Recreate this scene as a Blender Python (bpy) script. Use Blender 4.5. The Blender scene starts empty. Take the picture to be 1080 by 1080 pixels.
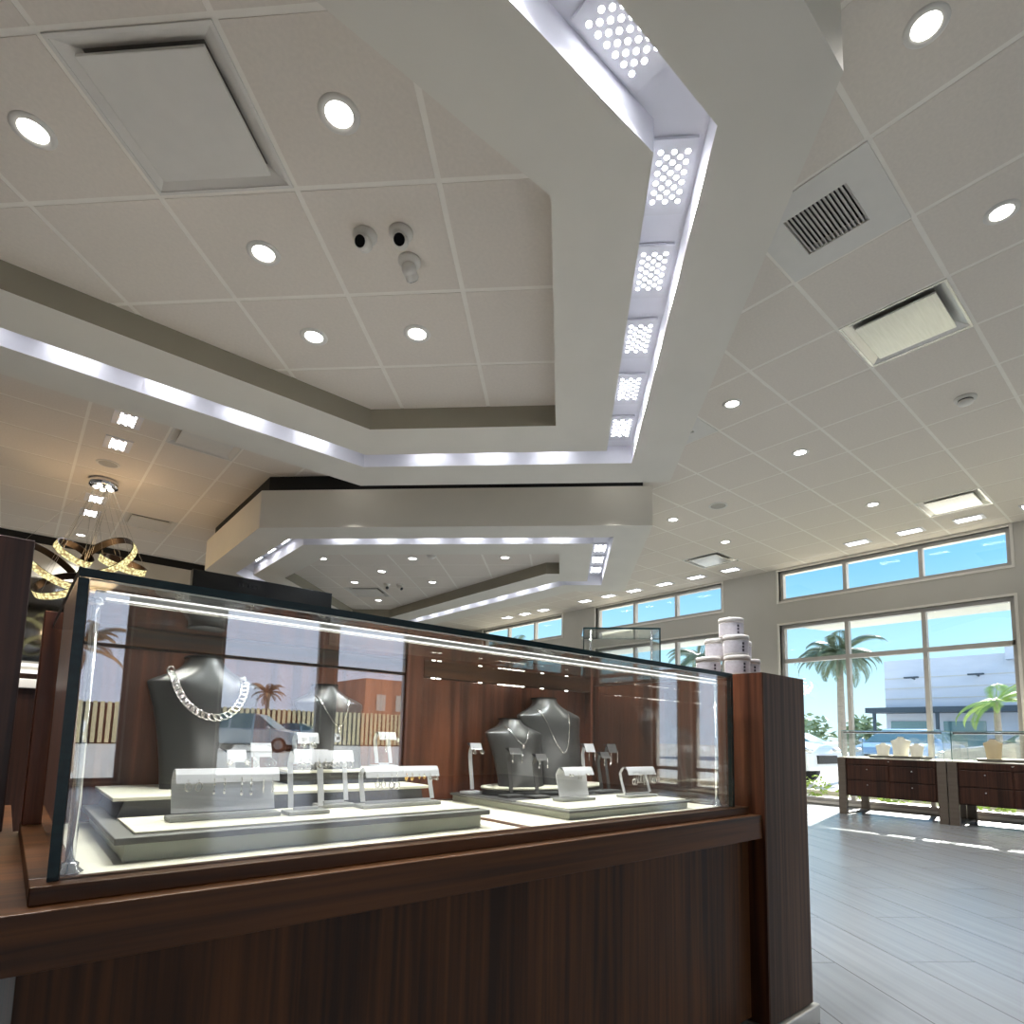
import bpy, bmesh, math, random
from mathutils import Vector, Matrix
random.seed(7)
C = bpy.context.scene.collection
PI = math.pi
S2 = math.sqrt(2.0)
R = math.radians

# ------------------------------------------------------------------ materials
def lin(r, g, b):
    def f(c):
        c /= 255.0
        return c / 12.92 if c <= 0.04045 else ((c + 0.055) / 1.055) ** 2.4
    return (f(r), f(g), f(b), 1.0)

def _new(name):
    m = bpy.data.materials.new(name)
    m.use_nodes = True
    nt = m.node_tree
    for n in list(nt.nodes):
        nt.nodes.remove(n)
    out = nt.nodes.new('ShaderNodeOutputMaterial')
    return m, nt, out

def mat(name, col, rough=0.5, metal=0.0, vary=0.06, scale=12.0, bump=0.0, spec=0.5, stretch=(1, 1, 1), trans=0.0):
    m, nt, out = _new(name)
    p = nt.nodes.new('ShaderNodeBsdfPrincipled')
    tc = nt.nodes.new('ShaderNodeTexCoord')
    mp = nt.nodes.new('ShaderNodeMapping')
    mp.inputs['Scale'].default_value = stretch
    nz = nt.nodes.new('ShaderNodeTexNoise')
    nz.inputs['Scale'].default_value = scale
    nz.inputs['Detail'].default_value = 3.0
    rp = nt.nodes.new('ShaderNodeValToRGB')
    rp.color_ramp.elements[0].position = 0.3
    rp.color_ramp.elements[1].position = 0.7
    rp.color_ramp.elements[0].color = tuple(c * (1 - vary) for c in col[:3]) + (1,)
    rp.color_ramp.elements[1].color = tuple(min(1, c * (1 + vary)) for c in col[:3]) + (1,)
    L = nt.links.new
    L(tc.outputs['Object'], mp.inputs['Vector'])
    L(mp.outputs['Vector'], nz.inputs['Vector'])
    L(nz.outputs['Fac'], rp.inputs['Fac'])
    L(rp.outputs['Color'], p.inputs['Base Color'])
    p.inputs['Roughness'].default_value = rough
    p.inputs['Metallic'].default_value = metal
    p.inputs['Specular IOR Level'].default_value = spec
    if trans:
        p.inputs['Transmission Weight'].default_value = trans
    if bump:
        bp = nt.nodes.new('ShaderNodeBump')
        bp.inputs['Strength'].default_value = bump
        bp.inputs['Distance'].default_value = 0.01
        L(nz.outputs['Fac'], bp.inputs['Height'])
        L(bp.outputs['Normal'], p.inputs['Normal'])
    L(p.outputs['BSDF'], out.inputs['Surface'])
    return m

def wood(name, dark, mid, axis='z', rough=0.38, fine=70.0, spec=0.4):
    m, nt, out = _new(name)
    L = nt.links.new
    p = nt.nodes.new('ShaderNodeBsdfPrincipled')
    tc = nt.nodes.new('ShaderNodeTexCoord')
    mp = nt.nodes.new('ShaderNodeMapping')
    sc = [fine, fine, fine]
    sc['xyz'.index(axis)] = 1.6
    mp.inputs['Scale'].default_value = sc
    n1 = nt.nodes.new('ShaderNodeTexNoise')
    n1.inputs['Scale'].default_value = 1.0
    n1.inputs['Detail'].default_value = 5.0
    n1.inputs['Distortion'].default_value = 0.4
    mp2 = nt.nodes.new('ShaderNodeMapping')
    sc2 = [7.0, 7.0, 7.0]
    sc2['xyz'.index(axis)] = 0.7
    mp2.inputs['Scale'].default_value = sc2
    n2 = nt.nodes.new('ShaderNodeTexNoise')
    n2.inputs['Scale'].default_value = 1.0
    n2.inputs['Detail'].default_value = 2.0
    mx = nt.nodes.new('ShaderNodeMath'); mx.operation = 'MULTIPLY_ADD'
    mx.inputs[1].default_value = 0.55
    ml = nt.nodes.new('ShaderNodeMath'); ml.operation = 'MULTIPLY'
    ml.inputs[1].default_value = 0.45
    rp = nt.nodes.new('ShaderNodeValToRGB')
    rp.color_ramp.elements[0].position = 0.39
    rp.color_ramp.elements[1].position = 0.61
    rp.color_ramp.elements[0].color = dark
    rp.color_ramp.elements[1].color = mid
    L(tc.outputs['Object'], mp.inputs['Vector']); L(tc.outputs['Object'], mp2.inputs['Vector'])
    L(mp.outputs['Vector'], n1.inputs['Vector']); L(mp2.outputs['Vector'], n2.inputs['Vector'])
    L(n2.outputs['Fac'], ml.inputs[0])
    L(n1.outputs['Fac'], mx.inputs[0]); L(ml.outputs[0], mx.inputs[2])
    L(mx.outputs[0], rp.inputs['Fac'])
    L(rp.outputs['Color'], p.inputs['Base Color'])
    p.inputs['Roughness'].default_value = rough
    p.inputs['Specular IOR Level'].default_value = spec
    L(p.outputs['BSDF'], out.inputs['Surface'])
    return m

def emit(name, col, strength, pattern=None):
    m, nt, out = _new(name)
    e = nt.nodes.new('ShaderNodeEmission')
    e.inputs['Color'].default_value = col
    e.inputs['Strength'].default_value = strength
    if pattern:
        tc = nt.nodes.new('ShaderNodeTexCoord')
        vo = nt.nodes.new('ShaderNodeTexVoronoi')
        vo.inputs['Scale'].default_value = pattern
        rp = nt.nodes.new('ShaderNodeValToRGB')
        rp.color_ramp.elements[0].color = tuple(min(1, c * 1.6) for c in col[:3]) + (1,)
        rp.color_ramp.elements[1].color = tuple(c * 0.25 for c in col[:3]) + (1,)
        rp.color_ramp.elements[1].position = 0.75
        nt.links.new(tc.outputs['Object'], vo.inputs['Vector'])
        nt.links.new(vo.outputs['Distance'], rp.inputs['Fac'])
        nt.links.new(rp.outputs['Color'], e.inputs['Color'])
    nt.links.new(e.outputs['Emission'], out.inputs['Surface'])
    return m

def glass(name, tint=(0.93, 0.98, 0.96, 1), r0=0.06, rough=0.0, refl=(1, 1, 1, 1)):
    """thin pane: see-through plus a Schlick mirror layer"""
    m, nt, out = _new(name)
    L = nt.links.new
    tr = nt.nodes.new('ShaderNodeBsdfTransparent'); tr.inputs['Color'].default_value = tint
    gl = nt.nodes.new('ShaderNodeBsdfGlossy'); gl.inputs['Roughness'].default_value = rough
    gl.inputs['Color'].default_value = refl
    lw = nt.nodes.new('ShaderNodeLayerWeight'); lw.inputs['Blend'].default_value = 0.5
    pw = nt.nodes.new('ShaderNodeMath'); pw.operation = 'POWER'; pw.inputs[1].default_value = 5.0
    ma = nt.nodes.new('ShaderNodeMath'); ma.operation = 'MULTIPLY_ADD'
    ma.inputs[1].default_value = 1 - r0; ma.inputs[2].default_value = r0
    mx = nt.nodes.new('ShaderNodeMixShader')
    L(lw.outputs['Facing'], pw.inputs[0]); L(pw.outputs[0], ma.inputs[0]); L(ma.outputs[0], mx.inputs['Fac'])
    L(tr.outputs[0], mx.inputs[1]); L(gl.outputs[0], mx.inputs[2]); L(mx.outputs[0], out.inputs['Surface'])
    return m

WOOD_D, WOOD_M = lin(47, 26, 9), lin(95, 57, 26)
M = {}
M['tile'] = mat('ceiling_tile', lin(228, 220, 209), 0.9, vary=0.03, scale=60, bump=0.05, spec=0.2)
M['tee'] = mat('ceiling_tee', lin(243, 238, 228), 0.6, vary=0.02)
M['soffit'] = mat('soffit_paint', lin(230, 226, 215), 0.7, vary=0.02, scale=3, spec=0.3)
M['cove'] = mat('cove_paint', lin(232, 232, 238), 0.6, vary=0.02, scale=3)
M['reveal_shade'] = mat('reveal_painted_shade', lin(150, 145, 130), 0.8, vary=0.03, scale=3)  # soffit paint darkened here: shade of the unlit tray wall put into the colour
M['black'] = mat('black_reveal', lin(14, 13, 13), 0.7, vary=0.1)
M['wall'] = mat('wall_paint', lin(208, 204, 194), 0.85, vary=0.02, scale=2, spec=0.2)
M['alum'] = mat('window_aluminium', lin(204, 200, 194), 0.4, 0.1, vary=0.04)
M['wood_z'] = wood('walnut_upright_grain', WOOD_D, WOOD_M, 'z', rough=0.45, spec=0.25)
M['wood_x'] = wood('walnut_long_grain', WOOD_D, WOOD_M, 'x', rough=0.42, spec=0.3)
M['wood_back'] = wood('walnut_door_grain', lin(72, 36, 22), lin(138, 82, 56), 'z', rough=0.42, fine=48.0, spec=0.3)
M['wood_side'] = wood('walnut_side_grain', lin(58, 30, 18), lin(108, 64, 42), 'z', rough=0.42, fine=48.0, spec=0.3)
M['wood_y'] = wood('walnut_cross_grain', WOOD_D, WOOD_M, 'y')
M['wood_gloss'] = wood('walnut_polished', lin(60, 41, 29), lin(98, 72, 53), 'z', rough=0.5, spec=0.22)
M['dark_wood'] = wood('dark_stained_wood', lin(38, 22, 15), lin(72, 43, 31), 'z', rough=0.4)
M['cream'] = mat('cream_leatherette', lin(222, 217, 198), 0.6, vary=0.02, scale=40)
M['cream_side'] = mat('pale_sage_leatherette', lin(190, 192, 178), 0.55, vary=0.03, scale=30)
M['grey_trim'] = mat('grey_trim_leatherette', lin(112, 110, 106), 0.5, vary=0.05, scale=40)
M['dark_trim'] = mat('dark_grey_leatherette', lin(74, 72, 72), 0.5, vary=0.06, scale=40)
M['bust_grey'] = mat('charcoal_satin_leatherette', lin(62, 61, 61), 0.30, vary=0.04, scale=50, spec=0.8)
M['bust_white'] = mat('white_satin_leatherette', lin(232, 228, 216), 0.5, vary=0.03, scale=50)
M['bust_tan'] = mat('tan_satin_leatherette', lin(196, 178, 146), 0.5, vary=0.03, scale=50)
M['acrylic'] = mat('frosted_white_acrylic', lin(212, 212, 216), 0.35, vary=0.02, scale=20)
M['acrylic_grey'] = mat('frosted_grey_acrylic', lin(86, 84, 84), 0.35, vary=0.03, scale=20)
M['stand_base'] = mat('stand_base_grey', lin(142, 142, 138), 0.45, vary=0.04, scale=30)
M['chrome'] = mat('polished_chrome', lin(225, 225, 228), 0.09, 1.0, vary=0.01)
M['silver'] = mat('silver', lin(236, 233, 228), 0.16, 1.0, vary=0.03, scale=60)
M['gold'] = mat('pale_gold', lin(226, 190, 120), 0.2, 1.0, vary=0.04, scale=60)
M['white_plastic'] = mat('white_plastic', lin(222, 219, 212), 0.4, vary=0.02)
M['grey_metal'] = mat('grey_enamel_metal', lin(170, 166, 158), 0.35, 0.3, vary=0.03)
M['bright_metal'] = mat('brushed_pale_metal', lin(218, 216, 210), 0.25, 0.55, vary=0.06, scale=5, stretch=(1, 14, 1))
M['vent_grey'] = mat('vent_grey_interior', lin(120, 116, 110), 0.7, vary=0.1)
M['vent_dark'] = mat('vent_dark_interior', lin(48, 46, 43), 0.7, vary=0.1)
M['lens'] = mat('black_camera_lens', lin(16, 15, 17), 0.12, vary=0.1)
M['panel'] = mat('white_led_housing', lin(225, 225, 230), 0.5, vary=0.02)
M['led'] = emit('led_chip', (0.93, 0.95, 1.0, 1), 16.0)
M['lamp'] = emit('downlight_lens', (1.0, 0.97, 0.92, 1), 9.0)
M['strip'] = emit('case_light_strip', (1.0, 0.99, 0.96, 1), 1.3)
M['spark'] = emit('small_led', (1.0, 0.95, 0.85, 1), 6.0)
M['crystal'] = emit('lit_gold_crystal', (1.0, 0.66, 0.30, 1), 1.15, pattern=38.0)
M['bulb'] = emit('frosted_bulb', (1.0, 0.93, 0.8, 1), 5.0)
M['ring_inner'] = mat('ring_dark_bronze', lin(40, 30, 22), 0.3, 0.7, vary=0.1)
M['wire'] = mat('fine_steel_cable', lin(170, 165, 155), 0.4, 0.8, vary=0.02)
M['pane'] = glass('showcase_pane', (0.97, 0.985, 0.975, 1), 0.105)
M['pane_back'] = glass('clear_window_pane', (0.97, 0.98, 0.98, 1), 0.04)
M['pane_tint'] = glass('tinted_window_pane', (0.88, 0.92, 0.93, 1), 0.05)
M['edge'] = mat('green_glass_edge', lin(14, 40, 42), 0.3, vary=0.3, scale=30, stretch=(1, 1, 4), spec=0.3)
M['edge_pale'] = mat('pale_glass_edge', lin(120, 150, 150), 0.15, vary=0.1, spec=0.8)
M['mirror'] = mat('smoked_mirror', lin(120, 122, 124), 0.06, 1.0, vary=0.02)
M['shelf'] = emit('lit_shelf_edge', (1.0, 0.97, 0.9, 1), 0.9)
M['jar'] = mat('white_jar_plastic', lin(226, 222, 220), 0.35, vary=0.02)
M['jar_label'] = mat('lavender_jar_label', lin(196, 192, 200), 0.5, vary=0.1, scale=90)
M['jar_print'] = mat('dark_label_print', lin(52, 46, 60), 0.5, vary=0.1)
M['steel_leg'] = mat('brushed_steel_leg', lin(118, 108, 98), 0.35, 0.5, vary=0.08, scale=4, stretch=(1, 1, 12))
M['sign'] = mat('black_gloss_panel', lin(16, 19, 22), 0.25, vary=0.1)
M['sign_print'] = mat('faint_grey_print', lin(38, 42, 44), 0.4, vary=0.05)
# outside
M['asphalt'] = mat('pale_asphalt', lin(205, 205, 202), 0.9, vary=0.06, scale=3, spec=0.2)
M['concrete'] = mat('concrete', lin(205, 200, 190), 0.9, vary=0.05, scale=4, spec=0.2)
M['gravel'] = mat('pale_gravel', lin(205, 200, 185), 0.95, vary=0.3, scale=60, bump=0.6, spec=0.2)
M['leaf'] = mat('leaf_green', lin(110, 140, 80), 0.55, vary=0.3, scale=6)
M['leaf_light'] = mat('leaf_yellow_green', lin(150, 176, 84), 0.55, vary=0.3, scale=6)
M['leaf_far'] = mat('leaf_olive', lin(136, 152, 116), 0.7, vary=0.3, scale=1.5)
M['palm'] = mat('palm_frond', lin(100, 114, 86), 0.5, vary=0.3, scale=4)
M['palm_dry'] = mat('palm_frond_tan', lin(150, 118, 82), 0.6, vary=0.25, scale=4)
M['trunk'] = mat('palm_trunk', lin(146, 136, 124), 0.85, vary=0.15, scale=8, stretch=(1, 1, 5))
M['cladding'] = mat('pale_blue_grey_cladding', lin(206, 208, 214), 0.8, vary=0.04, scale=0.6, stretch=(1, 1, 6))
M['cladding2'] = mat('tan_stucco', lin(176, 120, 92), 0.85, vary=0.04, scale=1)
M['awning'] = mat('dark_awning_metal', lin(66, 76, 84), 0.5, 0.3, vary=0.05)
M['dark_glass'] = mat('dark_car_glass', lin(104, 136, 138), 0.06, vary=0.05, spec=0.9)
M['car_white'] = mat('white_car_paint', lin(232, 234, 236), 0.12, vary=0.01, spec=0.8)
M['car_blue'] = mat('blue_car_paint', lin(150, 178, 206), 0.12, vary=0.02, spec=0.8)
M['car_silver'] = mat('silver_car_paint', lin(222, 224, 226), 0.15, 0.2, vary=0.02, spec=0.8)
M['tyre'] = mat('tyre_rubber', lin(30, 30, 31), 0.8, vary=0.1)
M['fence'] = mat('cream_fence_slat', lin(236, 220, 176), 0.7, vary=0.06, scale=4)

def floor_mat():
    m, nt, out = _new('grey_plank_floor')
    L = nt.links.new
    p = nt.nodes.new('ShaderNodeBsdfPrincipled')
    tc = nt.nodes.new('ShaderNodeTexCoord')
    mp = nt.nodes.new('ShaderNodeMapping')
    mp.inputs['Rotation'].default_value = (0, 0, R(-54))
    br = nt.nodes.new('ShaderNodeTexBrick')
    br.inputs['Scale'].default_value = 1.0
    br.inputs['Brick Width'].default_value = 1.2
    br.inputs['Row Height'].default_value = 0.3
    br.inputs['Mortar Size'].default_value = 0.003
    br.inputs['Color1'].default_value = lin(119, 123, 128)
    br.inputs['Color2'].default_value = lin(129, 132, 137)
    br.inputs['Mortar'].default_value = lin(80, 80, 80)
    mp2 = nt.nodes.new('ShaderNodeMapping')
    mp2.inputs['Scale'].default_value = (0.4, 22, 1)
    nz = nt.nodes.new('ShaderNodeTexNoise')
    nz.inputs['Scale'].default_value = 1.6
    nz.inputs['Detail'].default_value = 4
    rp = nt.nodes.new('ShaderNodeValToRGB')
    rp.color_ramp.elements[0].position = 0.25; rp.color_ramp.elements[0].color = (0.88, 0.88, 0.88, 1)
    rp.color_ramp.elements[1].position = 0.7; rp.color_ramp.elements[1].color = (1.06, 1.06, 1.06, 1)
    mx = nt.nodes.new('ShaderNodeMix'); mx.data_type = 'RGBA'; mx.blend_type = 'MULTIPLY'
    mx.inputs['Factor'].default_value = 1.0
    L(tc.outputs['Object'], mp.inputs['Vector']); L(mp.outputs['Vector'], br.inputs['Vector'])
    L(mp.outputs['Vector'], mp2.inputs['Vector']); L(mp2.outputs['Vector'], nz.inputs['Vector'])
    L(nz.outputs['Fac'], rp.inputs['Fac'])
    L(br.outputs['Color'], mx.inputs['A']); L(rp.outputs['Color'], mx.inputs['B'])
    L(mx.outputs['Result'], p.inputs['Base Color'])
    ro = nt.nodes.new('ShaderNodeMapRange')
    ro.inputs['To Min'].default_value = 0.20; ro.inputs['To Max'].default_value = 0.30
    L(nz.outputs['Fac'], ro.inputs['Value']); L(ro.outputs['Result'], p.inputs['Roughness'])
    p.inputs['Specular IOR Level'].default_value = 0.5
    L(p.outputs['BSDF'], out.inputs['Surface'])
    return m
M['floor'] = floor_mat()

# ------------------------------------------------------------------ mesh helpers
ORG = {}

class MB:
    def __init__(s):
        s.v = []; s.f = []; s.m = []; s.sm = []
    def add(s, vs, fs, mi=0, smooth=False):
        o = len(s.v)
        s.v += [tuple(p) for p in vs]
        for f in fs:
            s.f.append([i + o for i in f]); s.m.append(mi); s.sm.append(smooth)
        return s
    def box(s, x0, x1, y0, y1, z0, z1, mi=0, rot=0.0, c=None):
        vs = [(x, y, z) for z in (z0, z1) for y in (y0, y1) for x in (x0, x1)]
        if rot:
            cx, cy = c if c else ((x0 + x1) / 2, (y0 + y1) / 2)
            k, q = math.cos(rot), math.sin(rot)
            vs = [(cx + (x - cx) * k - (y - cy) * q, cy + (x - cx) * q + (y - cy) * k, z) for x, y, z in vs]
        return s.add(vs, [(0, 2, 3, 1), (4, 5, 7, 6), (0, 1, 5, 4), (2, 6, 7, 3), (0, 4, 6, 2), (1, 3, 7, 5)], mi)
    def quad(s, a, b, c, d, mi=0):
        return s.add([a, b, c, d], [(0, 1, 2, 3)], mi)
    def prism(s, poly, a0, a1, axis='z', mi=0, smooth=False):
        n = len(poly)
        def P(p, a):
            return {'z': (p[0], p[1], a), 'x': (a, p[0], p[1]), 'y': (p[0], a, p[1])}[axis]
        vs = [P(p, a0) for p in poly] + [P(p, a1) for p in poly]
        s.add(vs, [tuple(range(n - 1, -1, -1)), tuple(range(n, 2 * n))], mi)
        o = len(s.v) - 2 * n
        for i in range(n):
            j = (i + 1) % n
            s.f.append([o + i, o + j, o + n + j, o + n + i]); s.m.append(mi); s.sm.append(smooth)
        return s
    def tube(s, path, r, n=8, closed=False, mi=0, caps=True, flat=1.0):
        pts = [Vector(p) for p in path]
        N = len(pts); rings = []
        up = None
        for i, p in enumerate(pts):
            a = pts[(i - 1) % N] if (closed or i > 0) else p
            b = pts[(i + 1) % N] if (closed or i < N - 1) else p
            t = (b - a)
            t = t.normalized() if t.length > 1e-9 else Vector((0, 0, 1))
            if up is None:
                ref = Vector((0, 0, 1)) if abs(t.z) < 0.9 else Vector((1, 0, 0))
                up = (ref - t * ref.dot(t)).normalized()
            else:
                up = (up - t * up.dot(t))
                up = up.normalized() if up.length > 1e-6 else Vector((1, 0, 0))
            sd = t.cross(up)
            rr = r[i] if isinstance(r, (list, tuple)) else r
            rings.append([p + (up * math.cos(2 * PI * k / n) * flat + sd * math.sin(2 * PI * k / n)) * rr for k in range(n)])
        vs = [q for ring in rings for q in ring]
        fs = []
        for i in range(N if closed else N - 1):
            j = (i + 1) % N
            for k in range(n):
                l = (k + 1) % n
                fs.append((i * n + k, i * n + l, j * n + l, j * n + k))
        s.add(vs, fs, mi, True)
        if caps and not closed:
            o = len(s.v) - N * n
            s.f.append([o + k for k in range(n - 1, -1, -1)]); s.m.append(mi); s.sm.append(False)
            s.f.append([o + (N - 1) * n + k for k in range(n)]); s.m.append(mi); s.sm.append(False)
        return s
    def lathe(s, prof, c=(0, 0, 0), n=24, mi=0, smooth=True):
        vs = []
        for r, z in prof:
            for k in range(n):
                a = 2 * PI * k / n
                vs.append((c[0] + r * math.cos(a), c[1] + r * math.sin(a), c[2] + z))
        fs = []
        for i in range(len(prof) - 1):
            for k in range(n):
                l = (k + 1) % n
                fs.append((i * n + k, i * n + l, (i + 1) * n + l, (i + 1) * n + k))
        s.add(vs, fs, mi, smooth)
        o = len(s.v) - len(prof) * n
        for idx, rev in ((0, True), (len(prof) - 1, False)):
            if prof[idx][0] > 1e-6:
                ring = [o + idx * n + k for k in range(n)]
                s.f.append(ring[::-1] if rev else ring); s.m.append(mi); s.sm.append(False)
        return s
    def ball(s, c, rx, ry=None, rz=None, nu=12, nv=8, mi=0):
        ry = rx if ry is None else ry; rz = rx if rz is None else rz
        vs = []
        for j in range(nv + 1):
            b = PI * j / nv
            for i in range(nu):
                a = 2 * PI * i / nu
                vs.append((c[0] + rx * math.sin(b) * math.cos(a), c[1] + ry * math.sin(b) * math.sin(a), c[2] + rz * math.cos(b)))
        fs = [(j * nu + i, (j + 1) * nu + i, (j + 1) * nu + (i + 1) % nu, j * nu + (i + 1) % nu) for j in range(nv) for i in range(nu)]
        return s.add(vs, fs, mi, True)
    def disc(s, c, r, n=12, mi=0, down=True):
        vs = [(c[0] + r * math.cos(2 * PI * k / n), c[1] + r * math.sin(2 * PI * k / n), c[2]) for k in range(n)]
        f = tuple(range(n))
        return s.add(vs, [f[::-1] if down else f], mi)
    def leaves(s, c, rad, n, size, mi=0, shell=0.55):
        for _ in range(n):
            d = Vector((random.gauss(0, 1), random.gauss(0, 1), random.gauss(0, 1))).normalized()
            k = shell + (1 - shell) * random.random()
            p = Vector(c) + Vector((d.x * rad[0], d.y * rad[1], d.z * rad[2])) * k
            a = Vector((random.uniform(-1, 1), random.uniform(-1, 1), random.uniform(-.6, .6))).normalized()
            b = a.cross(Vector((random.uniform(-1, 1), random.uniform(-1, 1), random.uniform(-1, 1)))).normalized()
            z = size * random.uniform(.6, 1.3)
            s.quad(p - a * z, p - b * z * .45, p + a * z, p + b * z * .45, mi)
        return s
    def build(s, name, mats, parent=None, bevel=0.0, local=False, loc=None):
        me = bpy.data.meshes.new(name)
        org = (0, 0, 0)
        if parent is not None and not local:
            org = ORG.get(parent.name, (0, 0, 0))
        if loc is not None:
            org = loc
        me.from_pydata([(a - org[0], b - org[1], c - org[2]) for a, b, c in s.v], [], s.f)
        if not isinstance(mats, (list, tuple)):
            mats = [mats]
        for m in mats:
            me.materials.append(m)
        me.polygons.foreach_set('material_index', s.m)
        me.polygons.foreach_set('use_smooth', s.sm)
        me.update()
        bm = bmesh.new(); bm.from_mesh(me)
        bmesh.ops.recalc_face_normals(bm, faces=bm.faces)
        bm.to_mesh(me); bm.free()
        o = bpy.data.objects.new(name, me)
        C.objects.link(o)
        if parent is not None:
            o.parent = parent
            ORG[o.name] = ORG.get(parent.name, (0, 0, 0)) if not local else (0, 0, 0)
        if loc is not None:
            o.location = loc
            ORG[o.name] = loc
        if bevel:
            b = o.modifiers.new('bevel', 'BEVEL'); b.width = bevel; b.segments = 2; b.limit_method = 'ANGLE'; b.angle_limit = R(40)
        return o

def tag(o, label, cat, group=None, kind=None):
    o['label'] = label; o['category'] = cat
    if group: o['group'] = group
    if kind: o['kind'] = kind
    return o

def thing(name, loc, label, cat, group=None, rz=0.0):
    o = bpy.data.objects.new(name, None)
    o.empty_display_size = 0.05
    C.objects.link(o)
    o.location = loc; o.rotation_euler = (0, 0, rz)
    ORG[o.name] = tuple(loc)
    return tag(o, label, cat, group)

def struct(o, label=None):
    o['kind'] = 'structure'
    if label: o['label'] = label
    return o

def dup(root, loc, rz=None, label=None, group=None):
    r = root.copy(); C.objects.link(r); r.location = loc
    if rz is not None: r.rotation_euler = (0, 0, rz)
    if label: r['label'] = label
    if group: r['group'] = group
    for ch in list(root.children):
        c = ch.copy(); C.objects.link(c); c.parent = r
        for g in list(ch.children):
            d = g.copy(); C.objects.link(d); d.parent = c
    return r

def lamp(kind, name, loc, energy, color=(1, 1, 1), size=0.1, sy=None, rot=(0, 0, 0), spread=None, spot=None):
    d = bpy.data.lights.new(name, kind)
    d.energy = energy; d.color = color
    if kind == 'AREA':
        d.size = size
        if sy: d.shape = 'RECTANGLE'; d.size_y = sy
        else: d.shape = 'DISK'
        if spread: d.spread = spread
    elif kind == 'SUN':
        d.angle = size
    else:
        d.shadow_soft_size = size
        if spot: d.spot_size = spot; d.spot_blend = 0.6
    o = bpy.data.objects.new(name, d); C.objects.link(o)
    o.location = loc; o.rotation_euler = rot
    return o

def offset(poly, d):
    """mitre offset of a clockwise polygon, outwards for d > 0"""
    n = len(poly); out = []
    for i in range(n):
        p0, p1, p2 = Vector(poly[i - 1]), Vector(poly[i]), Vector(poly[(i + 1) % n])
        e1 = (p1 - p0).normalized(); e2 = (p2 - p1).normalized()
        n1 = Vector((-e1.y, e1.x)); n2 = Vector((-e2.y, e2.x))
        k = d / (1 + n1.dot(n2))
        out.append(tuple(p1 + (n1 + n2) * k))
    return out

def inside(pt, poly):
    x, y = pt; r = False; n = len(poly)
    for i in range(n):
        x1, y1 = poly[i]; x2, y2 = poly[(i + 1) % n]
        if (y1 > y) != (y2 > y) and x < (x2 - x1) * (y - y1) / (y2 - y1) + x1:
            r = not r
    return r

def tp(T, t):
    return ((T - t) / S2, (T + t) / S2)

CEIL = 3.60
XW, YB, XL, YF = 9.13, -9.0, -6.0, 14.0

# ------------------------------------------------------------------ room shell
o = MB().box(XL - .2, XW + .22, YB - .2, YF + .2, -0.1, 0).build('floor', M['floor']); struct(o)

vent_cells = {}
def cell_of(x, y):
    return (math.floor((x - 0.305) / .61), math.floor((y - 0.84) / .61))
def cell_centre(i, j):
    return (0.305 + .61 * (i + .5), 0.84 + .61 * (j + .5))
VENTS = [(3.05, 1.145), (4.27, 1.145), (7.93, 1.755), (7.93, 4.805), (4.27, 2.975), (1.22, 9.07), (1.22, 6.02)]
vc = {cell_of(*v) for v in VENTS}
mb = MB()
i0, j0 = cell_of(XL, YB); i1, j1 = cell_of(XW, YF)
for i in range(i0, i1 + 1):
    for j in range(j0, j1 + 1):
        if (i, j) in vc: continue
        x0 = max(0.305 + .61 * i + .0125, XL); x1 = min(0.305 + .61 * (i + 1) - .0125, XW)
        y0 = max(0.84 + .61 * j + .0125, YB); y1 = min(0.84 + .61 * (j + 1) - .0125, YF)
        if x1 - x0 < .02 or y1 - y0 < .02: continue
        mb.box(x0, x1, y0, y1, CEIL, CEIL + .02)
struct(mb.build('ceiling', M['tile']))
mb = MB()
for i in range(i0, i1 + 2):
    x = 0.305 + .61 * i
    if XL < x < XW: mb.box(x - .0135, x + .0135, YB, YF, CEIL + .0015, CEIL + .016)
for j in range(j0, j1 + 2):
    y = 0.84 + .61 * j
    if YB < y < YF: mb.box(XL, XW, y - .0135, y + .0135, CEIL + .002, CEIL + .0155)
mb.box(XL, XW, YB, YF, CEIL + .14, CEIL + .16)
struct(mb.build('ceiling_tee_grid', M['tee']))

# window wall (runs along y at x = XW)
NARROW = [(-4.86, -4.32), (-4.02, -3.52)]
GROUPS = [(-2.36, 0.50), (1.48, 4.34), (5.32, 8.18), (9.16, 12.02)]
mb = MB()
ys = YB
for a, b in NARROW:
    mb.box(XW, XW + .2, ys, a, 0, CEIL + .2); mb.box(XW, XW + .2, a, b, 0, .05); mb.box(XW, XW + .2, a, b, 2.70, CEIL + .2); ys = b
for a, b in GROUPS:
    mb.box(XW, XW + .2, ys, a, 0, CEIL + .2)
    mb.box(XW, XW + .2, a, b, 0, .05); mb.box(XW, XW + .2, a, b, 2.70, 3.08); mb.box(XW, XW + .2, a, b, 3.565, CEIL + .2)
    ys = b
mb.box(XW, XW + .2, ys, YF + .2, 0, CEIL + .2)
struct(mb.build('wall_right', M['wall']))

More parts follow.
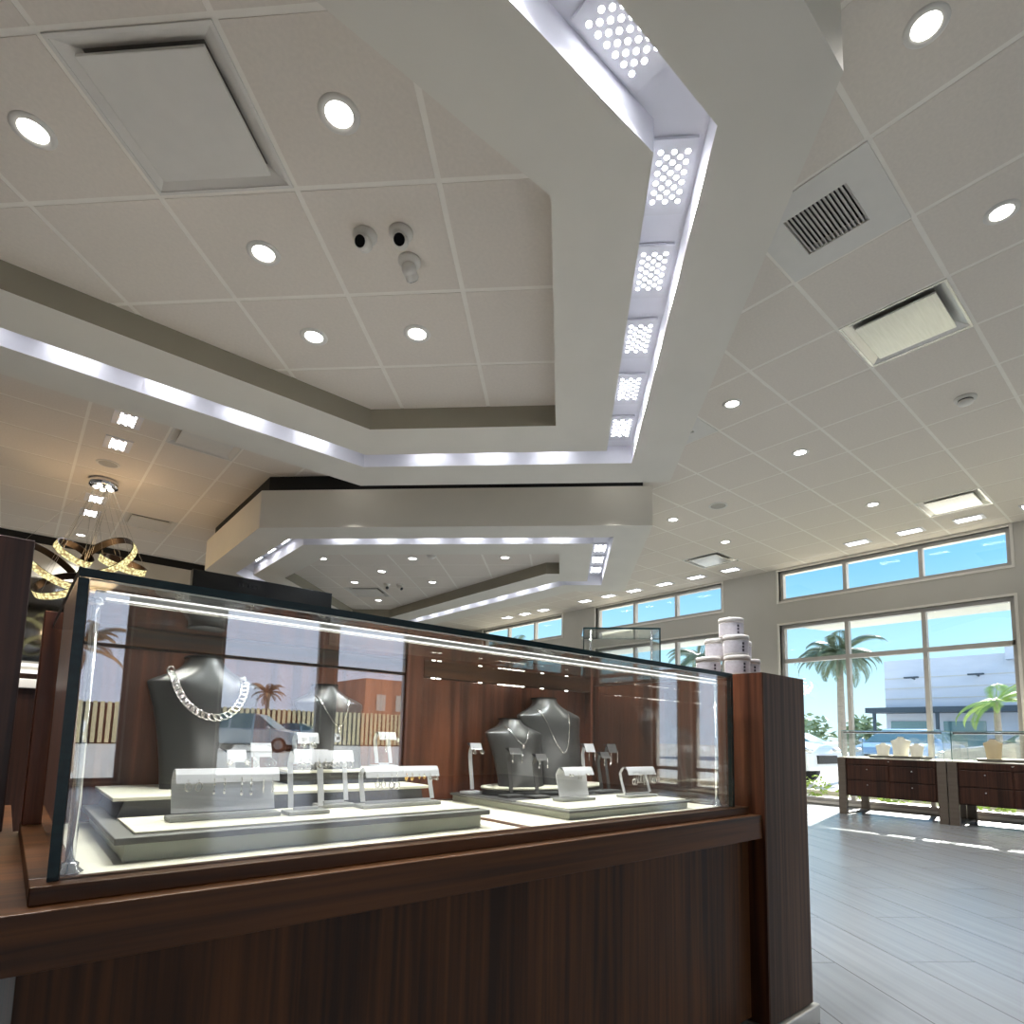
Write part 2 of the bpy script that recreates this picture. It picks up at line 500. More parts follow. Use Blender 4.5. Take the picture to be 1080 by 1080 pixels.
def win_group(n, a, b, rows, axis, at, mulls, pane, depth=.09, trim=True):
    """frames + panes of one bay; axis 'y' = bay runs along y at x = at"""
    root = bpy.data.objects.new('window_%d' % n, None); C.objects.link(root); struct(root)
    fr = MB(); pn = MB(); tr = MB()
    def B(m, u0, u1, w0, w1, z0, z1, mi=0):
        if axis == 'y': m.box(w0, w1, u0, u1, z0, z1, mi)
        else: m.box(u0, u1, w0, w1, z0, z1, mi)
    s = 1 if axis == 'y' else -1
    w0, w1 = sorted((at + s * .05, at + s * (.05 + depth)))
    t0, t1 = sorted((at - s * .018, at + s * .06))
    for zz in rows:
        z0, z1 = zz[0], zz[-1]
        e = .05
        B(fr, a, b, w0, w1, z0, z0 + e); B(fr, a, b, w0, w1, z1 - e, z1)
        for u in [a, b - e] + [m - e / 2 for m in mulls]:
            B(fr, u, u + e, w0, w1, z0 + e, z1 - e)
        for zm in zz[1:-1]:
            us = [a] + mulls + [b]
            for p, q in zip(us, us[1:]):
                B(fr, p + e * .5, q - e * .5, w0, w1, zm - .03, zm + .03)
        if trim:
            k = .03
            B(tr, a - k, b + k, t0, t1, z1, z1 + k); B(tr, a - k, b + k, t0, t1, z0 - k, z0)
            B(tr, a - k, a, t0, t1, z0, z1); B(tr, b, b + k, t0, t1, z0, z1)
        us = [a] + mulls + [b]; zs = list(zz)
        mid = (w0 + w1) / 2
        for p, q in zip(us, us[1:]):
            for zl, zh in zip(zs, zs[1:]):
                if axis == 'y': pn.quad((mid, p, zl), (mid, q, zl), (mid, q, zh), (mid, p, zh))
                else: pn.quad((p, mid, zl), (q, mid, zl), (q, mid, zh), (p, mid, zh))
    fr.build('window_frame', M['alum'], root)
    if trim: tr.build('window_trim', M['tee'], root)
    pn.build('pane', pane, root)

for k, (a, b) in enumerate(GROUPS):
    w = b - a
    win_group(k + 1, a, b, [(.05, 2.14, 2.70), (3.08, 3.565)], 'y', XW, [a + w / 3, a + 2 * w / 3], M['pane_tint'])

for k, (a, b) in enumerate(NARROW):
    win_group(8 + k, a, b, [(.05, .38, 2.14, 2.70)], 'y', XW, [], M['pane_tint'])

# wall behind the photographer, with glazing that shows up mirrored in the showcase
BACKW = [(-1.45, 1.37), (2.72, 4.48), (4.77, 6.33)]
mb = MB(); xs = XL - .2
for a, b in BACKW:
    mb.box(xs, a, YB - .2, YB, 0, CEIL + .2); mb.box(a, b, YB - .2, YB, 0, .06); mb.box(a, b, YB - .2, YB, 3.0, CEIL + .2); xs = b
mb.box(xs, XW, YB - .2, YB, 0, CEIL + .2)
struct(mb.build('wall_back', M['wall']))
for k, (a, b) in enumerate(BACKW):
    win_group(5 + k, a, b, [(.06, 2.13, 3.0)], 'x', YB, [], M['pane_back'])

# left wall, with one glazed bay
struct(MB().box(XL - .2, XL, YB, YF + .2, 0, CEIL + .2).build('wall_left', M['wall']))

# far wall: pale fascia over a mirrored display niche, black gap at the ceiling
YP = 10.75
mb = MB()
mb.box(XL, 3.6, YP, YP + .2, 2.98, 3.47)
mb.box(XL, 3.6, YP + .12, YP + .2, 0, 2.98)
mb.box(3.5, 3.6, YP + .2, YF, 0, 3.47)
mb.box(3.6, XW, YF, YF + .2, 0, CEIL + .2)
struct(mb.build('wall_far', M['wall']))
struct(MB().box(XL, 3.58, YP + .03, YP + .16, 3.47, CEIL + .02).build('trim_1', M['black']))
struct(MB().box(XL, 3.45, YP + .09, YP + .118, 1.78, 2.978).build('trim_2', M['mirror']))
t = thing('display_cabinet', (-1.3, YP - .12, 0), 'long dark wood wall cabinet with lit ledge under the mirrored niche', 'cabinet')
MB().box(XL + .02, 3.4, YP - .25, YP + .085, 0, 1.58).build('carcass', M['dark_wood'], t)
m2 = MB()
for x in (-5, -4, -3, -2, -1, 0, 1, 2, 3):
    m2.box(x - .48, x + .48, YP - .27, YP - .25, .12, 1.5)
m2.build('door_panels', M['dark_wood'], t, bevel=.006)
m2 = MB(); m2.box(XL + .02, 3.4, YP - .27, YP + .08, 1.58, 1.63); m2.box(XL + .02, 3.4, YP - .02, YP + .08, 1.70, 1.74)
m2.build('lit_ledge', M['shelf'], t)

# ------------------------------------------------------------------ dropped soffits with coves and trays
def soffit(n, P0, label, Torg, torg):
    P1, P2, P3 = offset(P0, .375), offset(P0, .58), offset(P0, .935)
    k = len(P0); Z = 3.0; G = 3.14; TOP = 3.41
    def ring(m, A, B, za, zb, mi):
        for i in range(k):
            j = (i + 1) % k
            m.quad((A[i][0], A[i][1], za), (A[j][0], A[j][1], za), (B[j][0], B[j][1], zb), (B[i][0], B[i][1], zb), mi)
    m = MB()
    ring(m, P0, P1, Z, Z, 0); ring(m, P2, P3, Z, Z, 0)
    ring(m, P1, P1, Z, G, 1); ring(m, P1, P2, G, G, 1); ring(m, P2, P2, G, Z, 1)
    ring(m, P3, P3, Z, TOP, 0); ring(m, P0, P0, Z, 3.17, 2); ring(m, P3, offset(P0, .3), TOP, TOP, 0)
    o = m.build('ceiling_soffit', [M['soffit'], M['cove'], M['reveal_shade']])
    struct(o, label)
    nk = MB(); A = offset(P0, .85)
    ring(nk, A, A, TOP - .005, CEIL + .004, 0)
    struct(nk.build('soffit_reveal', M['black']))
    # tray tiles on the 45 degree grid
    lim = offset(P0, .43)
    cs = [(p[0] + p[1]) / S2 for p in P0]; ds = [(-p[0] + p[1]) / S2 for p in P0]
    m = MB(); g = MB()
    skip = TRAY_VENTS
    a0 = math.floor((min(cs) - 1 - Torg) / .61); a1 = math.ceil((max(cs) + 1 - Torg) / .61)
    b0 = math.floor((min(ds) - 1 - torg) / .61); b1 = math.ceil((max(ds) + 1 - torg) / .61)
    for a in range(a0, a1):
        for b in range(b0, b1):
            cT, ct = Torg + .61 * (a + .5), torg + .61 * (b + .5)
            x, y = tp(cT, ct)
            if not inside((x, y), lim): continue
            if any(abs(cT - v[0]) < .2 and abs(ct - v[1]) < .2 for v in skip): pass
            else: m.box(x - .2925, x + .2925, y - .2925, y + .2925, 3.15, 3.165, 0, rot=PI / 4)
            for dT, dt in ((.305, 0),):
                xx, yy = tp(cT + dT, ct + dt); g.box(xx - .013, xx + .013, yy - .305, yy + .305, 3.152, 3.163, 0, rot=PI / 4)
            for dT, dt in ((0, .305),):
                xx, yy = tp(cT + dT, ct + dt); g.box(xx - .305, xx + .305, yy - .013, yy + .013, 3.1526, 3.1636, 0, rot=PI / 4)
    struct(m.build('ceiling_tray_tiles', M['tile']))
    struct(g.build('ceiling_tray_grid', M['tee']))
    struct(MB().prism(offset(P0, .29), 3.25, 3.26).build('ceiling_tray_deck', M['tee']))
    return P1, P2

TRAY_VENTS = [(1.885, 1.455), (9.24, 3.17)]
S1 = [(-3.0, 3.72), (1.774, 3.72), (2.698, 2.797), (1.463, 1.562), (-3.0, 1.562)]
SQ2 = [(4.746, 4.828), (2.79, 6.784), (2.79, 8.277), (4.716, 10.203), (5.215, 9.705), (5.215, 5.547), (5.340, 5.422)]
soffit(1, S1, 'near dropped ceiling soffit with bright cove slot around a tiled tray', 1.58 - .61 * 6, 1.15 - .61 * 8)
soffit(2, SQ2, 'farther dropped ceiling soffit with bright cove slot', 7.105, 2.865 - .61 * 8)

# ------------------------------------------------------------------ LED panels in the coves
def led_panel(loc, ang, label, group, detail=True, L=.33, W=.165, lit=0):
    t = thing('led_ceiling_light', loc, label, 'ceiling light', group, rz=ang)
    MB().box(-L / 2, L / 2, -W / 2, W / 2, -.008, .004).build('housing', M['panel'], t, local=True)
    pts = []
    for i in range(11):
        row = (-1, 0, 1) if i % 2 == 0 else (-.5, .5)
        for r_ in row: pts.append((-L / 2 + .05 + i * .0215, r_ * .052))
    if detail:
        first = None
        for p in pts:
            if first is None:
                first = MB().disc((0, 0, -.0085), .0098, 12).build('led_lens', M['led'], t, local=True)
                first.location = (p[0], p[1], 0)
            else:
                c = first.copy(); C.objects.link(c); c.parent = t; c.location = (p[0], p[1], 0)
    else:
        m = MB()
        for p in pts: m.disc((p[0], p[1], -.0085), .0098, 8)
        m.build('led_array', M['led'], t, local=True)
    if lit:
        lamp('SPOT', 'led_panel_beam', (loc[0], loc[1], loc[2] - .03), lit, (.95, .97, 1.0), .05, spot=R(140))
    return t

ORD = ['first', 'second', 'third', 'fourth', 'fifth', 'sixth', 'seventh', 'eighth', 'ninth', 'tenth']
ZP = 3.132
for i in range(5):
    x, y = tp(2.215 + .49 * i, -.402)
    led_panel((x, y, ZP), PI / 4, 'perforated white LED panel, %s from the near bend of the right cove slot' % ORD[i], 'LED panels in the near cove', lit=44)
for i in range(3):
    led_panel((1.33 - .49 * i, 1.085, ZP), 0, 'perforated white LED panel on the angled cove run, %s before the bend' % ORD[i], 'LED panels in the near cove', lit=44)
def hidden_run(a, b, lab, grp, step=.49, detail=False):
    d = Vector((b[0] - a[0], b[1] - a[1])); n = int(d.length / step); u = d.normalized()
    g0 = (d.length - (n - 1) * step) / 2
    for i in range(n):
        q = Vector(a) + u * (g0 + i * step)
        led_panel((q.x, q.y, ZP), math.atan2(u.y, u.x), lab, grp, detail)
hidden_run((-1.2, 4.205), (1.95, 4.205), 'LED panel deep inside the long left slot of the near cove', 'LED panels of the left near slot')
hidden_run((2.05, 4.12), (3.30, 2.87), 'LED panel deep inside the far cross slot of the near cove', 'LED panels of the near cross slot')
hidden_run((2.4, 6.53), (4.75, 4.18), 'LED panel inside the nearer cross slot of the farther cove', 'LED panels of the farther cross slot')
hidden_run((2.305, 6.7), (2.305, 8.4), 'LED panel inside the left slot of the farther cove', 'LED panels of the farther left slot')
hidden_run((2.45, 8.5), (4.6, 10.65), 'LED panel inside the back slot of the farther cove', 'LED panels of the farther back slot')
hidden_run((5.70, 9.9), (5.70, 5.9), 'LED panel inside the window side slot of the farther cove', 'LED panels of the farther window slot')
for i in range(3):
    x, y = tp(6.95 + .46 * i, -.425)
    led_panel((x, y, ZP), PI / 4, 'small lit LED panel at right end of the farther cove, %s from its corner' % ORD[i], 'LED panels of the farther right slot', detail=False)
for i, y in enumerate((6.085, 6.694, 8.53, 9.15)):
    led_panel((.585, y, CEIL), PI / 2, 'square lit LED panel on the left ceiling, %s in its row of four' % ORD[i], 'LED panels on the left ceiling', detail=False, L=.30, W=.22)
k = 0
for y in (1.14, 1.76, 2.37, 2.99, 4.85, 5.47, 6.10, 6.77, 7.38, 7.99, 9.2, 9.8, 10.4):
    led_panel((8.60, y, CEIL), PI / 2, 'slim lit LED panel above the windows, %s of the row from the right' % (ORD[k] if k < 10 else ['eleventh', 'twelfth', 'thirteenth'][k - 10]), 'LED panels along the window wall', detail=False, L=.30, W=.18)
    k += 1

# ------------------------------------------------------------------ recessed downlights
def make_downlight(loc, label, group, power, col=(1, .96, .90), r=.062):
    t = thing('recessed_downlight', loc, label, 'ceiling light', group)
    MB().lathe([(r * .80, -.001), (r * .86, -.007), (r * 1.12, -.007), (r * 1.25, -.001), (r * 1.25, .002)], n=28).build('trim_ring', M['white_plastic'], t, local=True)
    MB().disc((0, 0, -.0015), r * .82, 24).build('lens', M['lamp'], t, local=True)
    lamp('SPOT', 'downlight_beam', (loc[0], loc[1], loc[2] - .03), power, col, .04, spot=R(112))
    return t
DPOW = 56.0
for loc, lab in [((-.123, 2.795, 3.15), 'lit round downlight in the near tray, left of the square diffuser panel'),
                 ((.742, 1.95, 3.15), 'lit round downlight in the near tray, right of the square diffuser panel'),
                 ((.743, 2.805, 3.15), 'lit round downlight in the near tray between diffuser panel and cameras'),
                 ((1.163, 3.233, 3.15), 'lit round downlight in the near tray, left one of the two near its far edge'),
                 ((1.597, 2.807, 3.15), 'lit round downlight in the near tray below the three cameras')]:
    make_downlight(loc, lab, 'downlights in the near tray', DPOW)
make_downlight((-.12, 1.94, 3.15), 'round downlight of the near tray above the left counter end, outside the photo', 'downlights in the near tray', DPOW * 1.3)
for loc, lab in [((2.44, .535, CEIL), 'large lit round downlight in the right ceiling at the top edge of the photo'),
                 ((3.66, .535, CEIL), 'lit round downlight at the right edge beside the louvred grille'),
                 ((4.27, 2.37, CEIL), 'lit round downlight right of the soffit, nearest one of its diagonal row'),
                 ((5.49, 2.37, CEIL), 'lit round downlight in the middle of the right ceiling'),
                 ((7.32, 2.37, CEIL), 'lit round downlight in front of the row of slim panels'),
                 ((6.10, 4.20, CEIL), 'small lit downlight beside the end of the farther soffit'),
                 ((7.32, 4.20, CEIL), 'small lit downlight in front of the far white diffuser'),
                 ((.578, 10.34, CEIL), 'small lit downlight behind the chandelier cables')]:
    make_downlight(loc, lab, 'downlights in the main ceiling', DPOW)
for loc, lab in [((2.99, 7.48, 3.15), 'small lit downlight in the farther tray, leftmost of its row'),
                 ((3.85, 8.33, 3.15), 'small lit downlight in the farther tray beside the left corner of its diffuser'),
                 ((3.857, 7.483, 3.15), 'small lit downlight in the farther tray just above its cameras'),
                 ((3.85, 6.634, 3.15), 'small lit downlight in the farther tray beside its motion sensor'),
                 ((4.692, 9.175, 3.15), 'small lit downlight in the farther tray behind its diffuser'),
                 ((4.695, 7.474, 3.15), 'small lit downlight in the farther tray near its dark right side'),
                 ((4.685, 5.753, 3.15), 'small lit downlight in the farther tray, rightmost of all')]:
    make_downlight(loc, lab, 'downlights in the farther tray', DPOW * .8)
for T_, t_ in ((5.53, 2.18), (5.53, -.50)):
    x, y = tp(T_, t_)
    make_downlight((x, y, CEIL), 'round downlight grazing the front face of the farther soffit', 'downlights grazing the farther soffit', 0)
    lamp('SPOT', 'scallop_beam', (x, y, CEIL - .03), 45, (1, .97, .93), .02, spot=R(60)).data.spot_blend = .35
for x, y in [(5.49, -1.3), (7.32, -1.3), (7.32, .535), (5.49, .535), (-3.0, 6.0), (-3.0, 8.5), (-.9, 7.2), (-.9, 5.4), (-1.5, 2.6)]:  # extra downlights added out of view for illumination
    make_downlight((x, y, CEIL), 'unseen round downlight added to light the room', 'downlights added out of view', DPOW)

# ------------------------------------------------------------------ air diffusers, grilles, detectors, cameras
def diffuser(loc, label, metal, rz=0.0, inner=.225):
    t = thing('air_diffuser', loc, label, 'air vent', 'square ceiling diffusers', rz)
    m = MB(); o_, i_ = .297, .283
    for a, b, c, d in ((-o_, o_, -o_, -i_), (-o_, o_, i_, o_), (-o_, -i_, -i_, i_), (i_, o_, -i_, i_)):
        m.box(a, b, c, d, -.004, .012)
    h = [(-i_, -i_), (i_, -i_), (i_, i_), (-i_, i_)]; q = inner * .95
    g = [(-q, -q), (q, -q), (q, q), (-q, q)]
    for i in range(4):
        j = (i + 1) % 4
        m.quad((h[i][0], h[i][1], .0), (h[j][0], h[j][1], .0), (g[j][0], g[j][1], .034), (g[i][0], g[i][1], .034))
    m.build('frame', metal, t, local=True)
    MB().box(-q, q, -q, q, .034, .04).build('throat', M['vent_grey'], t, local=True)
    MB().box(-inner, inner, -inner, inner, -.010, .002).build('face_panel', metal, t, local=True, bevel=.003)
    return t
def grille(loc, label, rz=0.0):
    t = thing('return_air_grille', loc, label, 'air vent', 'louvred ceiling grilles', rz)
    m = MB(); o_ = .299; ix, iy = .155, .155
    for a, b, c, d in ((-o_, o_, -o_, -iy), (-o_, o_, iy, o_), (-o_, -ix, -iy, iy), (ix, o_, -iy, iy)):
        m.box(a, b, c, d, -.004, .008)
    m.build('frame', M['white_plastic'], t, local=True)
    MB().box(-ix, ix, -iy, iy, .045, .05).build('throat', M['vent_dark'], t, local=True)
    m = MB()
    for i in range(15):
        x = -ix + (i + .5) * 2 * ix / 15
        m.add([(x - .009, -iy, .0), (x + .006, -iy, .014), (x + .008, -iy, .012), (x - .007, -iy, -.002),
               (x - .009, iy, .0), (x + .006, iy, .014), (x + .008, iy, .012), (x - .007, iy, -.002)],
              [(0, 1, 5, 4), (1, 2, 6, 5), (2, 3, 7, 6), (3, 0, 4, 7)])
    m.build('louvres', M['white_plastic'], t, local=True)
    return t
grille((*cell_centre(*cell_of(3.05, 1.145)), CEIL), 'white ceiling grille with dark grey louvres right of the soffit', PI / 2)
grille((*cell_centre(*cell_of(4.27, 2.975)), CEIL), 'louvred ceiling grille half hidden behind the right edge of the soffit', PI / 2)
diffuser((*cell_centre(*cell_of(4.27, 1.145)), CEIL), 'large shiny square air diffuser with sloping frame in the right ceiling', M['bright_metal'])
diffuser((*cell_centre(*cell_of(7.93, 1.755)), CEIL), 'shiny square air diffuser near the window row of slim lights at right', M['bright_metal'])
diffuser((*cell_centre(*cell_of(7.93, 4.805)), CEIL), 'shiny square air diffuser far back beside the window wall', M['bright_metal'])
diffuser((*cell_centre(*cell_of(1.22, 9.07)), CEIL), 'flat square air diffuser on the left ceiling right of the chandelier', M['white_plastic'])
diffuser((*cell_centre(*cell_of(1.22, 6.02)), CEIL), 'flat square air diffuser on the left ceiling at the soffit edge', M['white_plastic'])
x, y = tp(1.885, 1.455)
diffuser((x, y, 3.15), 'big flat white square air diffuser in the near tray', M['white_plastic'], PI / 4, .232)
x, y = tp(9.24, 3.17)
diffuser((x, y, 3.15), 'small dark edged square air diffuser in the farther tray', M['white_plastic'], PI / 4)

t = thing('smoke_detector', (5.53, 1.107, CEIL), 'round smoke detector with dark band in the right ceiling', 'smoke detector')
MB().lathe([(.075, 0), (.075, -.012), (.055, -.018)], n=24).build('base', M['white_plastic'], t, local=True)
MB().lathe([(.05, -.018), (.05, -.03)], n=24).build('vent_band', M['vent_dark'], t, local=True)
MB().lathe([(.055, -.03), (.05, -.045), (.02, -.052), (0.0005, -.053)], n=24).build('cap', M['white_plastic'], t, local=True)
def speaker(loc, label):
    t = thing('ceiling_speaker', loc, label, 'speaker', 'round ceiling speakers')
    MB().lathe([(.085, .002), (.085, -.006), (.105, -.006), (.108, .002)], n=28).build('rim', M['white_plastic'], t, local=True)
    MB().disc((0, 0, -.004), .086, 28).build('grille_cloth', M['grey_metal'], t, local=True)
speaker((6.10, 3.585, CEIL), 'flat round speaker grille in the ceiling right of the farther soffit')
speaker((.571, 7.283, CEIL), 'flat round speaker grille in the ceiling next to the chandelier canopy')
t = thing('motion_sensor', (3.96, 6.35, 3.15), 'small white motion sensor in the farther tray', 'sensor')
MB().lathe([(.05, 0), (.05, -.02), (.03, -.04), (.0005, -.046)], n=20).build('dome', M['white_plastic'], t, local=True)
MB().lathe([(.065, .0), (.06, -.006), (.05, -.006)], n=20).build('base', M['white_plastic'], t, local=True)

def camera_dome(loc, aim, label, group):
    t = thing('security_camera', loc, label, 'security camera', group)
    MB().lathe([(.055, 0), (.055, -.010), (.05, -.018), (.043, -.026), (.0005, -.028)], n=28).build('base', M['white_plastic'], t, local=True)
    d = Vector(aim).normalized(); c = Vector((0, 0, -.045))
    b = MB().ball(tuple(c), .036, nu=20, nv=14)
    b.tube([tuple(c + d * .0), tuple(c + d * .045), tuple(c + d * .05)], [.031, .031, .026], 24)
    b.build('eyeball', M['white_plastic'], t, local=True)
    MB().tube([tuple(c + d * .05), tuple(c + d * .052)], [.0255, .0235], 24).build('lens', M['lens'], t, local=True)
camera_dome((1.062, 2.382, 3.15), (-.75, -.55, -.5), 'white dome camera in the near tray with its dark lens turned left', 'cameras in the near tray')
camera_dome((1.178, 2.258, 3.15), (-.55, -.75, -.62), 'white dome camera in the near tray with its dark lens facing the viewer', 'cameras in the near tray')
camera_dome((1.292, 2.375, 3.15), (.8, .45, -.6), 'white dome camera in the near tray turned away showing its back', 'cameras in the near tray')
camera_dome((4.258, 8.074, 3.15), (-.3, -.9, -.5), 'small dome camera in the farther tray, left one of two', 'cameras in the farther tray')
camera_dome((4.42, 7.958, 3.15), (.2, -.9, -.6), 'small dome camera in the farther tray, right one of two', 'cameras in the farther tray')

# ------------------------------------------------------------------ main showcase
X0, X1, Y0, Y1 = .055, 1.675, .945, 1.50
sc_ = thing('jewelry_showcase', (.87, 1.2, 0), 'large walnut jewelry showcase with clear glass top in the foreground', 'showcase')
MB().box(.035, 1.722, .93, 1.57, .08, .589).build('cabinet_body', M['wood_z'], sc_, bevel=.002)
MB().box(.06, 1.70, .99, 1.55, 0, .08).build('toe_kick', M['black'], sc_)
MB().prism([(-1.6, .892), (1.733, .892), (1.733, 1.585), (.03, 1.585), (.03, 2.11), (-1.6, 2.11)], .589, .657).build('counter_top', M['wood_x'], sc_, bevel=.002)
m = MB()
m.box(.038, 1.712, .921, .972, .657, .679); m.box(.038, .088, .972, 1.56, .657, .679); m.box(1.662, 1.712, .972, 1.56, .657, .679)
m.box(.862, .884, .972, 1.5, .657, .6792); m.box(.088, 1.662, 1.5, 1.56, .657, .679); m.box(.088, 1.662, .972, 1.5, .657, .662)
m.build('plinth_frame', M['wood_x'], sc_, bevel=.0015)
b = MB().box(.09, .861, .974, 1.499, .662, .6775).build('bed_liner', M['cream'], sc_)
MB().box(.885, 1.66, .974, 1.499, .662, .6775).build('bed_liner', M['cream'], sc_)
# wooden back: two bays with rail, stiles and header
for xa, xb in ((.04, .082), (.868, .925), (1.65, 1.695)):
    MB().box(xa, xb, 1.50, 1.56, .679, 1.10).build('back_stile', M['wood_back'], sc_, bevel=.0015)
MB().box(.082, .868, 1.505, 1.55, 1.046, 1.10).build('back_rail', M['wood_x'], sc_, bevel=.0015)
MB().box(.925, 1.65, 1.50, 1.56, 1.040, 1.10).build('back_rail', M['wood_x'], sc_, bevel=.0015)
MB().box(.082, .868, 1.508, 1.545, .679, 1.041).build('back_door', M['wood_back'], sc_, bevel=.0015)
MB().box(.925, 1.65, 1.53, 1.555, .679, 1.040).build('back_door', M['wood_back'], sc_)
m = MB()
for x in (.955, .975, 1.13, 1.21, 1.23, 1.25, 1.27, 1.29, 1.31, 1.40, 1.52):
    m.box(x, x + .012, 1.503, 1.507, 1.037, 1.040)
m.build('header_lights', M['spark'], sc_)
MB().box(.055, .06, 1.52, 1.555, .9, .93).build('door_lock', M['chrome'], sc_)
# glass
def pane(x0, x1, y0, y1, z0, z1, thin, parent, name='glass_pane', mats=None):
    m = MB()
    vs = [(x, y, z) for z in (z0, z1) for y in (y0, y1) for x in (x0, x1)]
    F = {'z': [(0, 2, 3, 1), (4, 5, 7, 6)], 'y': [(0, 1, 5, 4), (2, 6, 7, 3)], 'x': [(0, 4, 6, 2), (1, 3, 7, 5)]}
    for a in 'xyz':
        m.add(vs, F[a], 0 if a == thin else 1)
    return m.build(name, mats or [M['pane'], M['edge']], parent)
pane(X0 + .013, X1 - .013, Y0, Y0 + .012, .679, 1.0645, 'y', sc_, 'front_glass')
pane(X0, X0 + .012, Y0, Y1, .679, 1.0645, 'x', sc_, 'end_glass')
pane(X1 - .012, X1, Y0, Y1, .679, 1.0645, 'x', sc_, 'end_glass')
pane(X0, X1, Y0, Y1 + .002, 1.065, 1.077, 'z', sc_, 'top_glass')
for x in (.080, 1.645):
    p = MB().lathe([(.0058, .679), (.0058, 1.040)], (x, .985, 0), 20).build('post', M['chrome'], sc_)
    MB().lathe([(.016, .679), (.016, .682), (.010, .687), (.0105, .692), (.0058, .695)], (x, .985, 0), 20).build('post_flange', M['chrome'], p)
    MB().lathe([(.0058, 1.036), (.010, 1.039), (.010, 1.046), (.002, 1.047)], (x, .985, 0), 20).build('post_cap', M['chrome'], p)
lb = MB().box(.078, 1.648, .978, .994, 1.0445, 1.0575).build('light_bar', M['alum'], sc_, bevel=.001)
MB().box(.09, 1.635, .9765, .9778, 1.0448, 1.0472).build('light_strip', M['strip'], lb)
MB().box(.09, 1.635, .9765, .9778, 1.0552, 1.0572).build('light_strip', M['strip'], lb)
lamp('AREA', 'showcase_light', (.865, .986, 1.0440), 2.3, (1.0, .97, .92), 1.5, .012, (R(28), 0, 0))

# walnut end panel of the showcase
ep = thing('end_panel', (1.877, 1.2, 0), 'tall walnut end panel closing the right end of the showcase', 'end panel')
MB().box(1.7395, 2.016, .883, 1.585, .062, 1.0835).build('cabinet_body', M['wood_gloss'], ep, bevel=.002)
MB().box(1.7365, 1.7395, .8845, 1.584, .0635, 1.082).build('side_veneer', M['wood_side'], ep)
MB().box(1.737, 2.035, .870, 1.6, 0, .058).build('plinth', M['bright_metal'], ep, bevel=.004)

# dark cabinet at the far left behind the counter
dc = thing('tall_cabinet', (-.62, 1.85, .657), 'tall dark stained cabinet at the left photo edge behind the counter', 'cabinet')
MB().box(-1.3, .013, 1.59, 2.1, .6572, 1.259).build('carcass', M['dark_wood'], dc, bevel=.002)

bc = thing('back_counter', (.5, 3.15, 0), 'low dark counter with pale top behind the showcase at left', 'counter')
MB().box(-1.3, 2.3, 2.9, 3.4, 0, 1.01).build('cabinet_body', M['dark_wood'], bc)
MB().box(-1.3, 2.3, 2.88, 3.42, 1.01, 1.045).build('counter_top', M['tee'], bc, bevel=.003)

# ------------------------------------------------------------------ display risers
def riser(name, x0, x1, y0, y1, z0, z1, label, rim=.010, over=.014, side='cream_side'):
    t = thing(name, ((x0 + x1) / 2, (y0 + y1) / 2, z0), label, 'display riser')
    MB().box(x0, x1, y0, y1, z0, z1 - rim).build('block', M[side], t, bevel=.001)
    MB().box(x0 - over, x1 + over, y0 - over, y1, z1 - rim, z1).build('rim', M['grey_trim'], t, bevel=.0015)
    return t
BED = .6776
t = riser('display_riser', .145, .789, 1.028, 1.478, BED, .7145, 'wide low left riser with sage sides and grey rim in the showcase')
MB().box(.158, .79, 1.036, 1.21, .7145, .7185).build('top_mat', M['cream'], t, bevel=.001)
def block_riser(loc, prof_half, z0, z1, label, cap=.006):
    t = thing('display_riser', (*loc, z0), label, 'display riser'); return t
t = thing('display_riser', (.47, 1.36, .7146), 'long dark middle riser with cream top on the left riser', 'display riser')
m = MB()
m.add([(.158, 1.236, .7146), (.775, 1.236, .7146), (.775, 1.485, .7146), (.158, 1.485, .7146),
       (.168, 1.232, .744), (.765, 1.232, .744), (.765, 1.485, .744), (.168, 1.485, .744)],
      [(0, 1, 2, 3), (4, 5, 6, 7), (0, 1, 5, 4), (1, 2, 6, 5), (2, 3, 7, 6), (3, 0, 4, 7)])
m.build('block', M['dark_trim'], t, bevel=.001)
MB().box(.150, .787, 1.226, 1.49, .744, .7505).build('top_mat', M['cream'], t, bevel=.0012)
t = thing('display_riser', (.64, 1.42, .7506), 'small upper riser with cream top at the back of the left group', 'display riser')
MB().box(.505, .80, 1.352, 1.485, .7506, .7775).build('block', M['dark_trim'], t, bevel=.001)
MB().box(.497, .808, 1.342, 1.49, .7775, .7835).build('top_mat', M['cream'], t, bevel=.0012)
t = riser('display_riser', 1.035, 1.520, 1.005, 1.49, BED, .7005, 'wide low right riser with sage sides and dark strip top', rim=.006, over=.010)
MB().box(1.04, 1.52, 1.01, 1.205, .7005, .7035).build('top_mat', M['cream'], t, bevel=.001)
MB().box(1.03, 1.52, 1.21, 1.485, .7005, .7020).build('back_mat', M['dark_trim'], t)
t = thing('display_riser', (1.33, 1.41, .7021), 'rounded dark riser with cream top under the two right busts', 'display riser')
m = MB(); poly = [(1.305 + .235 * math.cos(2 * PI * k / 40), 1.375 + .108 * math.sin(2 * PI * k / 40)) for k in range(40)]
m.prism(poly, .7021, .7190, smooth=True); m.build('block', M['dark_trim'], t)
m = MB(); poly = [(1.305 + .239 * math.cos(2 * PI * k / 40), 1.375 + .111 * math.sin(2 * PI * k / 40)) for k in range(40)]
m.prism(poly, .7190, .7245, smooth=True); m.build('top_mat', M['cream'], t)

